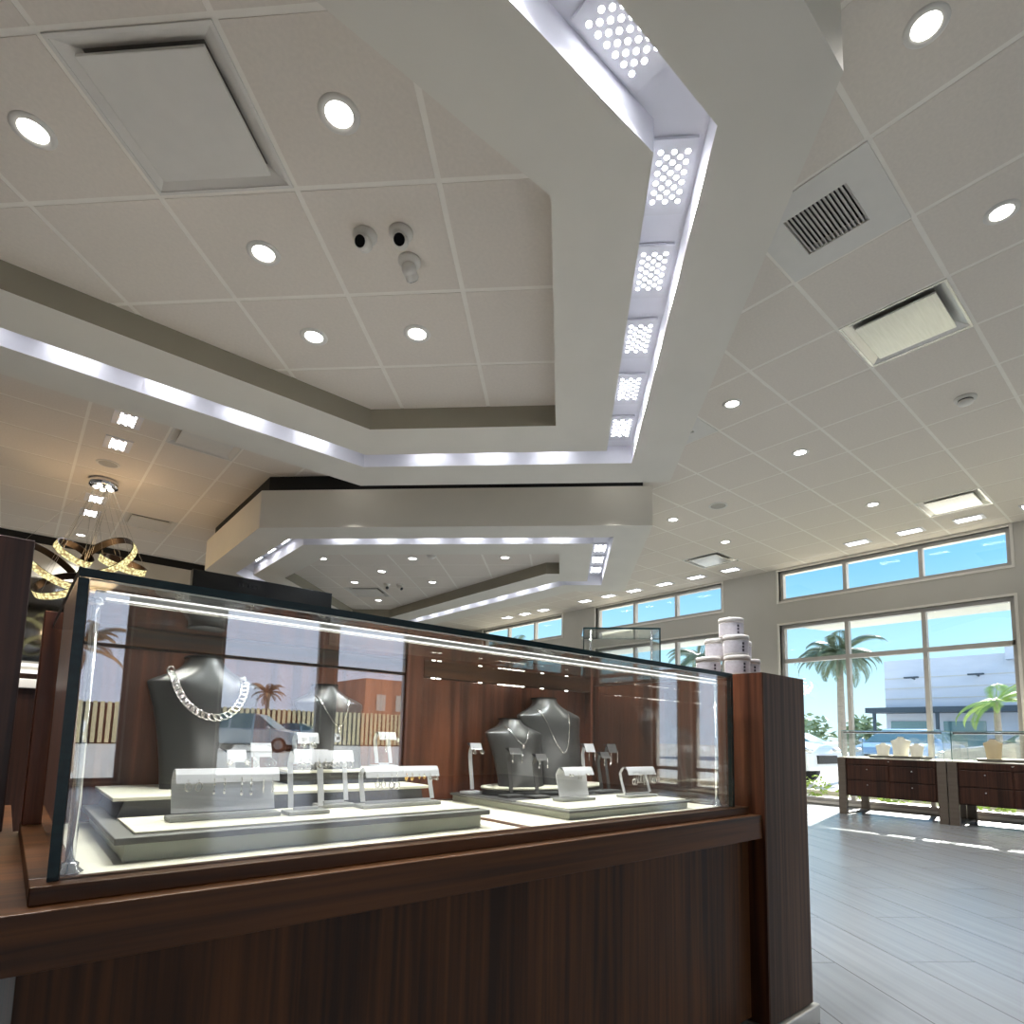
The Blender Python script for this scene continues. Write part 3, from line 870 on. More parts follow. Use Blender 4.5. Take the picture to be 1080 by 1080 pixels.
# ------------------------------------------------------------------ necklace busts
PROF = [(0, .76), (.04, .765), (.15, .775), (.30, .80), (.45, .84), (.58, .89), (.68, .945), (.74, .985), (.775, 1.0), (.79, .985),
        (.805, .93), (.83, .81), (.855, .68), (.88, .56), (.905, .46), (.93, .385), (.955, .335), (.98, .31), (1.0, .305)]
def hw_at(t):
    for (a, u), (b, v) in zip(PROF, PROF[1:]):
        if a <= t <= b: return u + (v - u) * (t - a) / (b - a)
    return PROF[-1][1]
def lean(t, th):
    return 1.75 * th * t ** 1.15
def front_y(t, xf, th):
    d = th * (1.0 if t < .7 else max(.62, 1 - (t - .7) * 1.3))
    return lean(t, th) - d * (1 - abs(xf) ** 2.2) - .004
def make_bust(loc, h, ws, th, material, label, group, rz=0.0):
    t = thing('necklace_bust', loc, label, 'necklace bust', group, rz)
    m = MB(); NF = 22; rows = []
    for tt, f in PROF:
        hw = f * ws / 2; row = []
        for i in range(NF + 1):
            xf = -1 + 2 * i / NF
            row.append((xf * hw, front_y(tt, xf, th), tt * h))
        back = lean(tt, th) + (.012 if tt < .78 else .012 + (tt - .78) * .12 * th / .05)
        for i in range(NF + 1):
            xf = 1 - 2 * i / NF
            bulge = 0 if tt < .8 else (tt - .8) * 5 * .02
            row.append((xf * hw * .985, back + bulge * (1 - xf * xf), tt * h))
        rows.append(row)
    n = len(rows[0]); vs = [p for r_ in rows for p in r_]
    fs = [(j * n + i, j * n + (i + 1) % n, (j + 1) * n + (i + 1) % n, (j + 1) * n + i) for j in range(len(rows) - 1) for i in range(n)]
    m.add(vs, fs, 0, True); m.add(rows[0], [tuple(range(n))], 0); m.add(rows[-1], [tuple(range(n))], 0)
    b = m.build('body', material, t, local=True)
    # neck cap
    top = rows[-1]
    m = MB(); m.prism([(p[0] * 1.05, (p[1] - lean(1, th)) * 1.05 + lean(1, th)) for p in top], h, h + .004); m.build('neck_cap', M['black'] if material is not M['bust_white'] else material, t, local=True)
    return t
def neck_path(h, ws, th, xtop, ttop, tbot, n, lift=.004, side=1.0):
    pts = []
    for i in range(n + 1):
        a = -1 + 2 * i / n
        x = xtop * math.sin(a * PI / 2) if side == 1.0 else xtop * a
        tt = tbot + (ttop - tbot) * (1 - math.cos(a * PI / 2) ** side)
        hw = hw_at(tt) * ws / 2
        xf = max(-1, min(1, x / hw))
        pts.append((x, front_y(tt, xf, th) - lift, tt * h))
    return pts
B1 = ((.331, 1.372, .7506), .278, .228, .052)
make_bust(B1[0], *B1[1:], M['bust_grey'], 'big charcoal necklace bust wearing a chunky curb chain', 'charcoal necklace busts')
B2 = ((.622, 1.404, .7836), .205, .180, .040)
make_bust(B2[0], *B2[1:], M['bust_grey'], 'charcoal necklace bust on the upper riser behind the reflections', 'charcoal necklace busts')
B3 = ((1.196, 1.362, .7246), .200, .190, .048)
make_bust(B3[0], *B3[1:], M['bust_grey'], 'small charcoal necklace bust with a fine pendant chain on the rounded riser', 'charcoal necklace busts', R(-16))
B4 = ((1.366, 1.375, .7246), .275, .235, .052)
make_bust(B4[0], *B4[1:], M['bust_grey'], 'tall charcoal necklace bust with a plain chain on the rounded riser', 'charcoal necklace busts', R(-14))

def curb_chain():
    h, ws, th = B1[1:]
    P = [Vector(p) for p in neck_path(h, ws, th, .072, .88, .52, 400, .006)]
    d = [0]
    for a, b in zip(P, P[1:]): d.append(d[-1] + (b - a).length)
    step = .0118; n = int(d[-1] / step); m = MB()
    for i in range(n + 1):
        s_ = i * step; k = min(range(len(d)), key=lambda q: abs(d[q] - s_))
        p = P[k]; a, b = P[max(0, k - 2)], P[min(len(P) - 1, k + 2)]
        u = (b - a).normalized(); nrm = Vector((0, -1, .15)).normalized(); v = u.cross(nrm).normalized(); nrm = v.cross(u)
        # each link lies nearly flat, twisted against the run of the chain
        u2 = (u * math.cos(R(28)) + v * math.sin(R(28)))
        v2 = (v * math.cos(R(28)) - u * math.sin(R(28)))
        tilt = R(18); v2 = (v2 * math.cos(tilt) + nrm * math.sin(tilt)); 
        pts = [tuple(p + u2 * (.0088 * math.cos(q)) + v2 * (.0066 * math.sin(q))) for q in [2 * PI * w / 18 for w in range(18)]]
        m.tube(pts, .0019, 8, closed=True)
    o = m.build('curb_chain_necklace', M['silver'])
    o.location = B1[0]
    tag(o, 'chunky silver curb chain necklace draped on the big left bust', 'necklace')
curb_chain()
def thin_chain(B, rz, xtop, ttop, tbot, label, pendant=False, r=.0011):
    h, ws, th = B[1:]
    path = neck_path(h, ws, th, xtop, ttop, tbot, 40, .002, 1.3)
    t = thing('chain_necklace', B[0], label, 'necklace', 'fine chains on charcoal busts', rz)
    MB().tube(path, r, 6).build('chain', M['silver'], t, local=True)
    if pendant:
        q = path[20]
        MB().ball((q[0], q[1] - .002, q[2] - .009), .004, .002, .008).build('pendant', M['silver'], t, local=True)
thin_chain(B2, 0, .045, .86, .50, 'fine silver chain on the bust behind the reflections', True)
thin_chain(B3, R(-16), .040, .89, .62, 'fine silver chain with drop pendant on the small right bust', True, .0009)
thin_chain(B4, R(-14), .058, .86, .36, 'plain long silver chain on the tall right bust', False, .0014)

# ------------------------------------------------------------------ earring stands and earrings
def stand_profile(h):
    return [(.004, 0.006), (.008, .25 * h), (.016, .55 * h), (.020, .78 * h), (.012, .95 * h), (.004, 1.0 * h)]
def ribbon(m, prof, x0, x1, th=.0025, mi=0):
    n = len(prof)
    fr = [(y - th / 2, z) for y, z in prof]; bk = [(y + th / 2, z) for y, z in prof]
    m.prism(fr + bk[::-1], x0, x1, axis='x', mi=mi, smooth=False)
def stand(kind, loc, w, h, label, group, tone='acrylic', base='stand_base', rz=0.0, flap=.30):
    t = thing('earring_stand', loc, label, 'earring stand', group, rz)
    p = stand_profile(h)
    bw = w / 2 + .006 if kind != 'post' else max(.018, w * .75)
    MB().box(-bw, bw, -.018, .026, 0, .0075).build('base', M[base], t, local=True, bevel=.0018)
    m = MB()
    if kind == 'sheet':
        ribbon(m, [(y, z + .006) for y, z in p], -w / 2, w / 2)
    elif kind == 'frame':
        ribbon(m, [(y, z + .006) for y, z in p], -w / 2, -w / 2 + .0095); ribbon(m, [(y, z + .006) for y, z in p], w / 2 - .0095, w / 2)
        m.box(-w / 2 + .0097, w / 2 - .0097, .002, .0055, .007, .013)
    else:
        ribbon(m, [(y, z + .006) for y, z in p], -.0062, .0062)
    m.build('upright', M[tone], t, local=True)
    m = MB(); z1 = h + .006
    ribbon(m, [(.010, z1 + .0008), (-.004, z1 + .0012), (-.010, z1 - .10 * h), (-.015, z1 - flap * h)], -w / 2, w / 2, .0022)
    m.build('top_flap', M[tone], t, local=True, bevel=.0006)
    return t, z1 - flap * h, -.0165

EAR = {}
def ear_mesh(kind):
    if kind in EAR: return EAR[kind]
    m = MB(); metal = M['gold'] if kind.startswith('gold') else M['silver']
    m.tube([(0, .004, .002), (0, .001, .005), (0, -.001, .003), (0, -.0015, -.001)], .0005, 5)
    def hoop(c, r, w=.0008, sx=1.0):
        m.tube([(c[0] + r * sx * math.cos(a), c[1], c[2] + r * math.sin(a)) for a in [2 * PI * i / 18 for i in range(18)]], w, 6, closed=True)
    if kind == 'hoop': hoop((0, -.0015, -.010), .0085, .0011, .7)
    elif kind == 'loop': hoop((0, -.0015, -.016), .0065, .0013, .75); m.tube([(0, -.0015, -.001), (0, -.0015, -.0095)], .0006, 5)
    elif kind == 'drop':
        m.ball((0, -.0015, -.004), .0018); m.tube([(0, -.0015, -.005), (0, -.0015, -.014)], .0005, 5); m.ball((0, -.0015, -.016), .0022, .0018, .0036)
    elif kind == 'dangle':
        for i in range(7): m.ball((.0004 * (-1) ** i, -.0015, -.003 - i * .0038), .0017, .0014, .0019, 8, 6)
    elif kind == 'stud':
        m.ball((0, -.002, -.002), .0034, .002, .0034)
        for i in range(6): m.ball((.0042 * math.cos(i * PI / 3), -.0018, -.002 + .0042 * math.sin(i * PI / 3)), .0015, nu=8, nv=6)
    elif kind == 'knot':
        hoop((-.002, -.0018, -.006), .0048, .0012); hoop((.0025, -.0022, -.009), .0042, .0011); m.ball((0, -.003, -.004), .0018)
    elif kind == 'square':
        for k_ in (.0115, .0055):
            q = [(0, -.0015, -.014 + k_), (k_, -.0015, -.014), (0, -.0015, -.014 - k_), (-k_, -.0015, -.014)]
            m.tube(q, .0009, 6, closed=True)
        m.tube([(0, -.0015, -.001), (0, -.0015, -.003)], .0006, 5)
    elif kind == 'gold_cluster':
        for i in range(5): m.ball((random.uniform(-.004, .004), -.002 - random.random() * .002, -.003 - random.random() * .006), .0022, nu=8, nv=6)
    o = m.build('earring', metal); me = o.data
    bpy.data.objects.remove(o)
    EAR[kind] = me
    return me
NAMEK = {'hoop': 'hoop_earring', 'loop': 'loop_earring', 'drop': 'drop_earring', 'dangle': 'dangle_earring', 'stud': 'stud_earring',
         'knot': 'knot_earring', 'square': 'pendant_earring', 'gold_cluster': 'cluster_earring'}
def hang(st, kind, xs, label, s=1.0):
    t, zf, yf = st
    ca, sa = math.cos(t.rotation_euler.z), math.sin(t.rotation_euler.z)
    for x in xs:
        o = bpy.data.objects.new(NAMEK[kind], ear_mesh(kind)); C.objects.link(o)
        y = yf - .0005
        o.location = (t.location.x + x * ca - y * sa, t.location.y + x * sa + y * ca, t.location.z + zf + .002)
        o.rotation_euler = (0, 0, t.rotation_euler.z); o.scale = (s, s, s)
        tag(o, label, 'earring', 'pair: ' + label)

ZM = .7186
gL, gR = 'earring stands of the left group', 'earring stands of the right group'
A = stand('sheet', (.305, 1.125, ZM), .168, .078, 'wide frosted sheet stand with four hook pairs in front of the big bust', gL, flap=.28)
hang(A, 'hoop', (-.066, -.050), 'silver open hoop earring at the left end of the wide frosted stand', .8)
hang(A, 'drop', (-.026, -.010), 'silver twisted drop earring second from left on the wide frosted stand', 1.1)
hang(A, 'drop', (.018, .034), 'silver long drop earring third from left on the wide frosted stand', 1.3)
hang(A, 'dangle', (.055, .071), 'silver beaded earring at the right end of the wide frosted stand', .8)
Bs = stand('frame', (.442, 1.110, ZM), .066, .112, 'tall white two legged stand with heart shaped earrings, nearest of its pair', gL, flap=.2)
hang(Bs, 'knot', (-.022, -.006), 'silver heart swirl earring on the nearest tall two legged stand', 1.2)
hang(Bs, 'knot', (.012, .025), 'silver twisted knot earring on the nearest tall two legged stand', .95)
Cs = stand('frame', (.530, 1.185, ZM), .062, .108, 'white two legged stand half hidden behind the nearest tall one', gL, flap=.2)
hang(Cs, 'knot', (-.016, -.004, ), 'silver knot earring on the half hidden two legged stand', .9)
hang(Cs, 'hoop', (.010, .022), 'silver hoop earring at right end of the half hidden stand', .8)
D = stand('frame', (.655, 1.138, ZM), .176, .076, 'long white frame stand with silver loops and gold earrings', gL, flap=.27)
hang(D, 'loop', (-.064, -.051), 'silver oval loop earring at left end of the long frame stand', 1.0)
hang(D, 'loop', (-.032, -.019), 'silver pointed loop earring second from left on the long frame stand', 1.15)
hang(D, 'gold_cluster', (.004, .018), 'pale gold cluster earring in the middle of the long frame stand', 1.1)
hang(D, 'gold_cluster', (.036, .048), 'small pale gold earring right of the middle on the long frame stand', .8)
hang(D, 'knot', (.064, .078), 'dark gold knot earring at right end of the long frame stand', .8)
E_ = stand('frame', (.535, 1.37, .7836), .050, .078, 'small white stand on the upper riser left of the rear bust', gL, base='dark_trim', flap=.3)
hang(E_, 'knot', (-.012, .012), 'dark silver earring on the small stand left of the rear bust', .9)
F_ = stand('frame', (.745, 1.38, .7836), .048, .084, 'small white stand on the upper riser right of the rear bust', gL, base='acrylic', flap=.22)
hang(F_, 'dangle', (-.008,), 'long beaded earring hanging in the small stand right of the rear bust', 1.2)
hang(F_, 'stud', (.026,), 'silver flower earring at the side of the small stand right of the rear bust', 1.1)
G_ = stand('post', (.352, 1.262, .7506), .036, .074, 'short white post stand with stud earrings before the big bust', gL, tone='acrylic', base='acrylic')
hang(G_, 'stud', (-.014, .018), 'round crystal stud earring on the short white post stand', 1.2)
H_ = stand('post', (.398, 1.262, .7506), .040, .088, 'taller white post stand with square pendant earrings before the big bust', gL, tone='acrylic', base='acrylic')
hang(H_, 'square', (-.016, .018), 'silver square pendant earring on the taller white post stand', 1.05)
I_ = stand('post', (1.062, 1.425, .7021), .040, .140, 'tall white post stand at the left of the right group', gR, tone='acrylic', base='acrylic', flap=.13)
hang(I_, 'knot', (-.014, .016), 'white silver knot earring on the tall white post stand at the left', 1.1)
J_ = stand('post', (1.098, 1.290, .7021), .042, .130, 'dark post stand in front of the small right bust', gR, tone='acrylic_grey', base='dark_trim', flap=.13)
hang(J_, 'drop', (-.016, .018), 'silver drop earring on the dark post stand before the small bust', 1.3)
K_ = stand('post', (1.152, 1.240, .7021), .040, .115, 'shorter dark post stand before the gap between the right busts', gR, tone='acrylic_grey', base='dark_trim', flap=.15)
hang(K_, 'drop', (-.016, .016), 'pearl drop earring on the shorter dark post stand', 1.2)
L_ = stand('sheet', (1.186, 1.130, .7036), .112, .082, 'frosted sheet stand at front of the right riser', gR, flap=.24)
hang(L_, 'stud', (-.040, -.030), 'tiny silver stud at left end of the right frosted stand', .6)
hang(L_, 'drop', (-.008, .002), 'tiny silver drop earring in the middle of the right frosted stand', .7)
hang(L_, 'stud', (.022, .032), 'tiny silver stud at right end of the right frosted stand', .6)
M_ = stand('post', (1.400, 1.285, .7021), .042, .145, 'tall white post stand right of the tall bust', gR, tone='acrylic', base='dark_trim', flap=.17)
hang(M_, 'dangle', (-.012, .016), 'long crystal dangle earring on the white post stand right of the bust', 1.0)
N_ = stand('post', (1.447, 1.262, .7021), .040, .120, 'dark post stand squeezed between the two taller ones at right', gR, tone='acrylic_grey', base='dark_trim', flap=.15)
hang(N_, 'drop', (-.014, .014), 'angular silver earring on the squeezed dark post stand', 1.3)
O_ = stand('post', (1.492, 1.272, .7021), .042, .145, 'rightmost tall grey post stand with long crystal earrings', gR, tone='acrylic_grey', base='dark_trim', flap=.18)
hang(O_, 'dangle', (-.014, .016), 'long crystal dangle earring on the rightmost grey post stand', 1.2)
P_ = stand('frame', (1.437, 1.115, .7036), .128, .080, 'white frame stand with dangling earrings at front right of the riser', gR, flap=.26)
hang(P_, 'loop', (-.044, -.034), 'silver loop earring at left end of the right frame stand', 1.3)
hang(P_, 'hoop', (-.018, -.008), 'silver hoop earring left of middle on the right frame stand', 1.3)
hang(P_, 'dangle', (.004, .014), 'silver crossing dangle earring in the middle of the right frame stand', 1.15)
hang(P_, 'dangle', (.028, .036), 'silver fringe earring right of middle on the right frame stand', .95)
hang(P_, 'loop', (.048, .056), 'silver loop earring at right end of the right frame stand', 1.2)

# ------------------------------------------------------------------ cream jars on the end panel
def jar(loc, label):
    t = thing('jar', loc, label, 'jar', 'white lidded jars', rz=R(-50))
    r, h = .0415, .0668
    MB().lathe([(r * .93, 0), (r * .96, .003), (r * .96, h - .014)], n=32).build('body', M['jar'], t, local=True)
    MB().lathe([(r, h - .0145), (r, h - .003), (r * .96, h), (r * .3, h)], n=32).build('lid', M['jar'], t, local=True)
    def band(a0, a1, z0, z1, rr, mt, nm, par):
        n = 14; m = MB(); vs = []
        for i in range(n + 1):
            a = a0 + (a1 - a0) * i / n
            vs += [(rr * math.cos(a), rr * math.sin(a), z0), (rr * math.cos(a), rr * math.sin(a), z1)]
        m.add(vs, [(2 * i, 2 * i + 2, 2 * i + 3, 2 * i + 1) for i in range(n)], 0, True)
        return m.build(nm, mt, par, local=True)
    lb = band(R(-170), R(-10), .008, h - .018, r * .965, M['jar_label'], 'label', t)
    for k_ in range(3):
        band(R(-72), R(-62), .012 + k_ * .011, .020 + k_ * .011, r * .97, M['jar_print'], 'print_mark', lb)
    return t
J0 = 1.0837
for loc, lab in [((1.795, 1.100, J0), 'white lidded jar at left of the bottom row on the end panel'),
                 ((1.817, 1.008, J0), 'white lidded jar at the front middle of the bottom row'),
                 ((1.925, 1.030, J0), 'white lidded jar at right of the bottom row'),
                 ((1.818, 1.012, J0 + .067), 'white lidded jar at the front of the middle tier'),
                 ((1.845, 1.096, J0 + .067), 'white lidded jar at the back left of the middle tier'),
                 ((1.935, 1.065, J0 + .067), 'white lidded jar at the back right of the middle tier'),
                 ((1.850, 1.046, J0 + .134), 'white lidded jar alone on top of the jar pyramid')]:
    jar(loc, lab)

# ------------------------------------------------------------------ desks with glass cases along the windows
def desk(y0, y1, label):
    xa, xb = 8.20, 9.0
    t = thing('desk_showcase', ((xa + xb) / 2, (y0 + y1) / 2, 0), label, 'showcase', 'window desk showcases')
    MB().box(xa + .01, xb, y0 + .02, y1 - .02, .235, .705).build('cabinet_body', M['dark_wood'], t)
    w = (y1 - y0 - .24) / 2
    for c in range(2):
        ya = y0 + .11 + c * (w + .02)
        for r_ in range(2):
            za = .25 + r_ * .19
            d = MB().box(xa - .004, xa + .012, ya, ya + w, za, za + .178).build('drawer', M['dark_wood'], t, bevel=.003)
            MB().ball((xa - .012, ya + w / 2, za + .13), .010).build('drawer_knob', M['chrome'], d)
    MB().box(xa - .004, xa + .012, y0 + .11, y1 - .11, .632, .70).build('top_rail', M['dark_wood'], t, bevel=.003)
    MB().lathe([(.012, 0), (.012, .01)], n=14).build('lock', M['chrome'], t, local=True).location = (-.41, 0, .67)
    for ya in (y0, y1 - .09):
        f = MB(); f.box(xa - .012, xa + .05, ya, ya + .09, 0, .705); f.build('leg', M['steel_leg'], t, bevel=.003)
        f = MB(); f.box(xb - .09, xb - .03, ya, ya + .09, 0, .235); f.build('leg', M['steel_leg'], t, bevel=.003)
        f = MB(); f.box(xa + .05, xb - .09, ya + .01, ya + .08, 0, .02); f.build('foot_bar', M['steel_leg'], t)
    MB().box(xa, xb, y0 + .01, y1 - .01, .705, .714).build('deck', M['cream'], t)
    e = [M['pane_back'], M['edge_pale']]
    ya, yb = y0 + .03, y1 - .03
    pane(xa + .06, xa + .068, ya, yb, .714, 1.045, 'x', t, 'case_glass', e); pane(xb - .05, xb - .042, ya, yb, .714, 1.045, 'x', t, 'case_glass', e)
    pane(xa + .068, xb - .05, ya, ya + .008, .714, 1.045, 'y', t, 'case_glass', e); pane(xa + .068, xb - .05, yb - .008, yb, .714, 1.045, 'y', t, 'case_glass', e)
    pane(xa + .06, xb - .042, ya, yb, 1.045, 1.055, 'z', t, 'case_glass', e)
    lb = MB().box(xa + .08, xa + .1, ya + .02, yb - .02, 1.02, 1.04).build('light_bar', M['chrome'], t)
    MB().box(xa + .083, xa + .097, ya + .03, yb - .03, 1.0185, 1.0198).build('light_strip', M['strip'], lb)
desk(2.03, 3.19, 'dark wood desk showcase by the windows, left one of the two')
desk(.86, 2.02, 'dark wood desk showcase by the windows at the right photo edge')
# their contents
def small_tray(x0, x1, y0, y1, z, label):
    t = thing('display_tray', ((x0 + x1) / 2, (y0 + y1) / 2, z), label, 'display tray', 'trays in the window desks')
    MB().box(x0, x1, y0, y1, z, z + .03).build('block', M['grey_trim'], t, bevel=.002)
    MB().box(x0 - .005, x1 + .005, y0 - .005, y1 + .005, z + .03, z + .036).build('top_mat', M['cream'], t)
small_tray(8.36, 8.80, 2.32, 2.88, .7142, 'grey display tray with cream top in the left window desk')
small_tray(8.36, 8.80, 1.02, 1.78, .7142, 'grey display tray with cream top in the right window desk')
for loc, h, ws, mt, lab in [((8.55, 2.78, .7503), .15, .17, 'bust_white', 'white necklace bust, left of three in the left window desk'),
                            ((8.62, 2.60, .7503), .23, .22, 'bust_white', 'white necklace bust, tallest in the left window desk'),
                            ((8.55, 2.41, .7503), .15, .16, 'bust_white', 'white necklace bust, right of three in the left window desk'),
                            ((8.55, 1.66, .7503), .22, .18, 'bust_tan', 'tan necklace bust in the right window desk'),
                            ((8.55, 1.22, .7503), .20, .18, 'bust_tan', 'tan necklace bust at the photo edge in the right window desk')]:
    make_bust(loc, h, ws, .04, M[mt], lab, 'busts in the window desks', R(-75))

# ------------------------------------------------------------------ free-standing pieces farther back
t = thing('display_wall', (2.35, 7.65, 0), 'black free-standing display wall behind the showcase', 'display panel')
MB().box(1.508, 3.2, 7.6, 7.72, 0, 2.735).build('panel', M['sign'], t, bevel=.004)
m = MB()
for i, w in enumerate((.012, .012, .02, .006, .02, .012)):
    m.box(2.02 + i * .04, 2.02 + i * .04 + w, 7.597, 7.6005, 2.62, 2.66)
m.build('faint_lettering', M['sign_print'], t)
# glass tower case at 45 degrees
def tower():
    cx, cy = 3.096, 2.567
    t = thing('glass_tower_case', (cx, cy, 0), 'tall clear glass case standing behind the showcase before the windows', 'showcase', rz=R(-45))
    w, d = .245, .20
    MB().box(-w, w, -d, d, 0, .78).build('wood_base', M['wood_z'], t, local=True, bevel=.003)
    e = [M['pane_back'], M['edge']]
    def PN(*a, nm='case_glass'):
        x0, x1, y0, y1, z0, z1, ax = a
        m = MB(); vs = [(x, y, z) for z in (z0, z1) for y in (y0, y1) for x in (x0, x1)]
        F = {'z': [(0, 2, 3, 1), (4, 5, 7, 6)], 'y': [(0, 1, 5, 4), (2, 6, 7, 3)], 'x': [(0, 4, 6, 2), (1, 3, 7, 5)]}
        for q in 'xyz': m.add(vs, F[q], 0 if q == ax else 1)
        m.build(nm, e, t, local=True)
    PN(-w, w, -d, -d + .008, .78, 1.572, 'y'); PN(-w, w, d - .008, d, .78, 1.572, 'y')
    PN(-w, -w + .008, -d + .008, d - .008, .78, 1.572, 'x'); PN(w - .008, w, -d + .008, d - .008, .78, 1.572, 'x')
    PN(-w, w, -d, d, 1.572, 1.582, 'z'); PN(-w + .009, w - .009, -d + .02, d - .02, 1.20, 1.208, 'z', nm='glass_shelf')
    m = MB()
    for x in (-w + .05, w - .05): m.tube([(x, -d + .05, .78), (x, -d + .05, 1.57)], .006, 10)
    m.build('post', M['chrome'], t, local=True)
tower()

# chandelier
def chandelier():
    c = Vector((.595, 7.83, CEIL))
    t = thing('ring_chandelier', tuple(c), 'chandelier of looping lit gold crystal rings on fine cables at left', 'chandelier')
    cp = MB().lathe([(.135, 0), (.14, -.02), (.14, -.075), (.12, -.08), (.11, -.07)], tuple(c), 36).build('canopy', M['chrome'], t)
    m = MB().disc((c.x, c.y, c.z - .071), .112, 30); m.build('canopy_plate', M['black'], cp)
    for k in range(5):
        a = 2 * PI * k / 5 + .3
        MB().ball((c.x + .07 * math.cos(a), c.y + .07 * math.sin(a), c.z - .085), .028, .028, .018).build('bulb', M['bulb'], cp)
    rings = [((.70, 7.80, 2.75), .29, R(34), R(-48), 0), ((.84, 7.78, 2.68), .23, R(24), R(12), .4), ((.40, 7.9, 2.75), .19, R(34), R(30), .8),
             ((.20, 7.86, 2.56), .31, R(30), R(36), .2), ((.30, 7.78, 2.34), .24, R(30), R(-30), .6)]
    cab = MB()
    for (cx, cy, cz), r, tx, ty, ph in rings:
        Mt = Matrix.Rotation(ty, 3, 'Y') @ Matrix.Rotation(tx, 3, 'X')
        def P(rr, a, z): return tuple(Vector((cx, cy, cz)) + Mt @ Vector((rr * math.cos(a), rr * math.sin(a), z)))
        n = 48; hh = .036
        def band(m, r0, z0, r1, z1):
            vs = []
            for i in range(n):
                a = 2 * PI * i / n; vs += [P(r0, a, z0), P(r1, a, z1)]
            m.add(vs, [(2 * i, (2 * i + 2) % (2 * n), (2 * i + 3) % (2 * n), 2 * i + 1) for i in range(n)], 0, True)
        m = MB(); band(m, r, -hh, r, hh); band(m, r, -hh, r - .016, -hh)
        rg = m.build('ring', M['crystal'], t)
        m = MB(); band(m, r - .016, -hh, r - .016, hh); band(m, r, hh, r - .016, hh); m.build('ring_liner', M['ring_inner'], rg)
        for k in range(4):
            a = ph + PI / 2 * k
            e = P(r - .008, a, hh)
            cab.tube([(c.x + .09 * math.cos(a), c.y + .09 * math.sin(a), c.z - .07), e], .0016, 5)
    cab.build('cables', M['wire'], t)
    lamp('POINT', 'chandelier_glow', (c.x, c.y, 2.55), 22, (1, .66, .34), .25)
chandelier()

# ------------------------------------------------------------------ outside
struct(MB().box(XW + .3, 140, -90, 110, -.14, -.06).build('ground_lot', M['asphalt']))
struct(MB().box(-90, 140, -110, -90, -.14, -.06).build('ground_far_lot', M['asphalt']))
struct(MB().box(-40, XW + .3, -90, YB - .25, -.14, -.06).build('ground_back_lot', M['asphalt']))
struct(MB().box(-40, XL - .3, YB - .25, 60, -.14, -.06).build('ground_side_lot', M['asphalt']))
struct(MB().box(11.35, 11.5, -12, 24, -.06, .04).build('kerb', M['concrete']))
g = MB().box(XW + .31, 11.35, -8, 20, -.06, -.035).build('gravel_bed', M['gravel'])
tag(g, 'pale gravel bed outside along the foot of the windows', 'gravel', kind='stuff')
# canopy over the pavement outside
cn = thing('canopy', (10.3, 3.0, 2.95), 'pale flat canopy outside above the window tops', 'canopy')
MB().prism([(XW + .21, 3.0), (13.45, 3.316), (13.45, 3.38), (XW + .21, 3.06)], -7.5, 5.35, axis='y').build('slab', M['soffit'], cn)
m = MB(); m.lathe([(.10, 3.10), (.09, 3.085), (.0005, 3.085)], (10.6, 3.1, 0), 20); m.build('canopy_light', M['grey_metal'], cn)
cn2 = thing('canopy', (10.3, 7.0, 2.95), 'pale flat canopy outside above the farther windows', 'canopy')
MB().prism([(XW + .21, 3.0), (13.45, 3.316), (13.45, 3.38), (XW + .21, 3.06)], 7.1, 13.5, axis='y').build('slab', M['soffit'], cn2)
ev = thing('sun_block_slab', (10.4, 2.5, 4.32), 'unseen flat slab added high above the windows to block sun', 'added sun blocker')  # slab added out of view to keep sun from entering the clerestory
MB().box(XW + .19, 11.65, -9, 14, 4.32, 4.45).build('slab', M['soffit'], ev)

def warehouse():
    t = thing('building', (44, 4, 0), 'pale blue grey warehouse across the car park with dark awning', 'building')
    MB().box(40, 52, -16, 12.75, 0, 5.9).build('main_block', M['cladding'], t)
    MB().box(39.5, 52, -16, 6.95, 5.5, 6.45).build('parapet', M['cladding'], t)
    m = MB()
    for z in (1.2, 3.6, 4.2, 4.8): m.box(39.97, 40.0, -16, 12.75, z, z + .05)
    m.build('grooves', M['concrete'], t)
    MB().box(38.6, 40, -12, 13.4, 2.75, 3.05).build('awning', M['awning'], t)
    for y in (-10, -6, -2, 2, 6, 9.8, 12.9):
        MB().box(38.7, 38.85, y, y + .15, -.06, 2.75).build('awning_post', M['awning'], t)
    for y in (-8, -4, 0, 4, 8, 10.6):
        MB().box(39.95, 40, y, y + 1.9, .3, 2.3).build('shop_window', M['dark_glass'], t)
    for y in (11.2, 8.2, 4.6):
        f = MB(); f.tube([(39.98, y, 4.75), (39.4, y, 4.8)], .05, 8); f.box(39.3, 39.5, y - .35, y + .35, 4.75, 4.83)
        f.build('wall_light', M['awning'], t)
warehouse()
t = thing('building', (40, -62, 0), 'tan stucco building behind the fence at the rear', 'building')
MB().box(29.6, 60, -72, -58, 0, 6.9).build('main_block', M['cladding2'], t)
for i in range(5): MB().box(31 + i * 2.4, 32.1 + i * 2.4, -58.03, -57.96, 3.4, 5.2).build('window', M['concrete'], t)

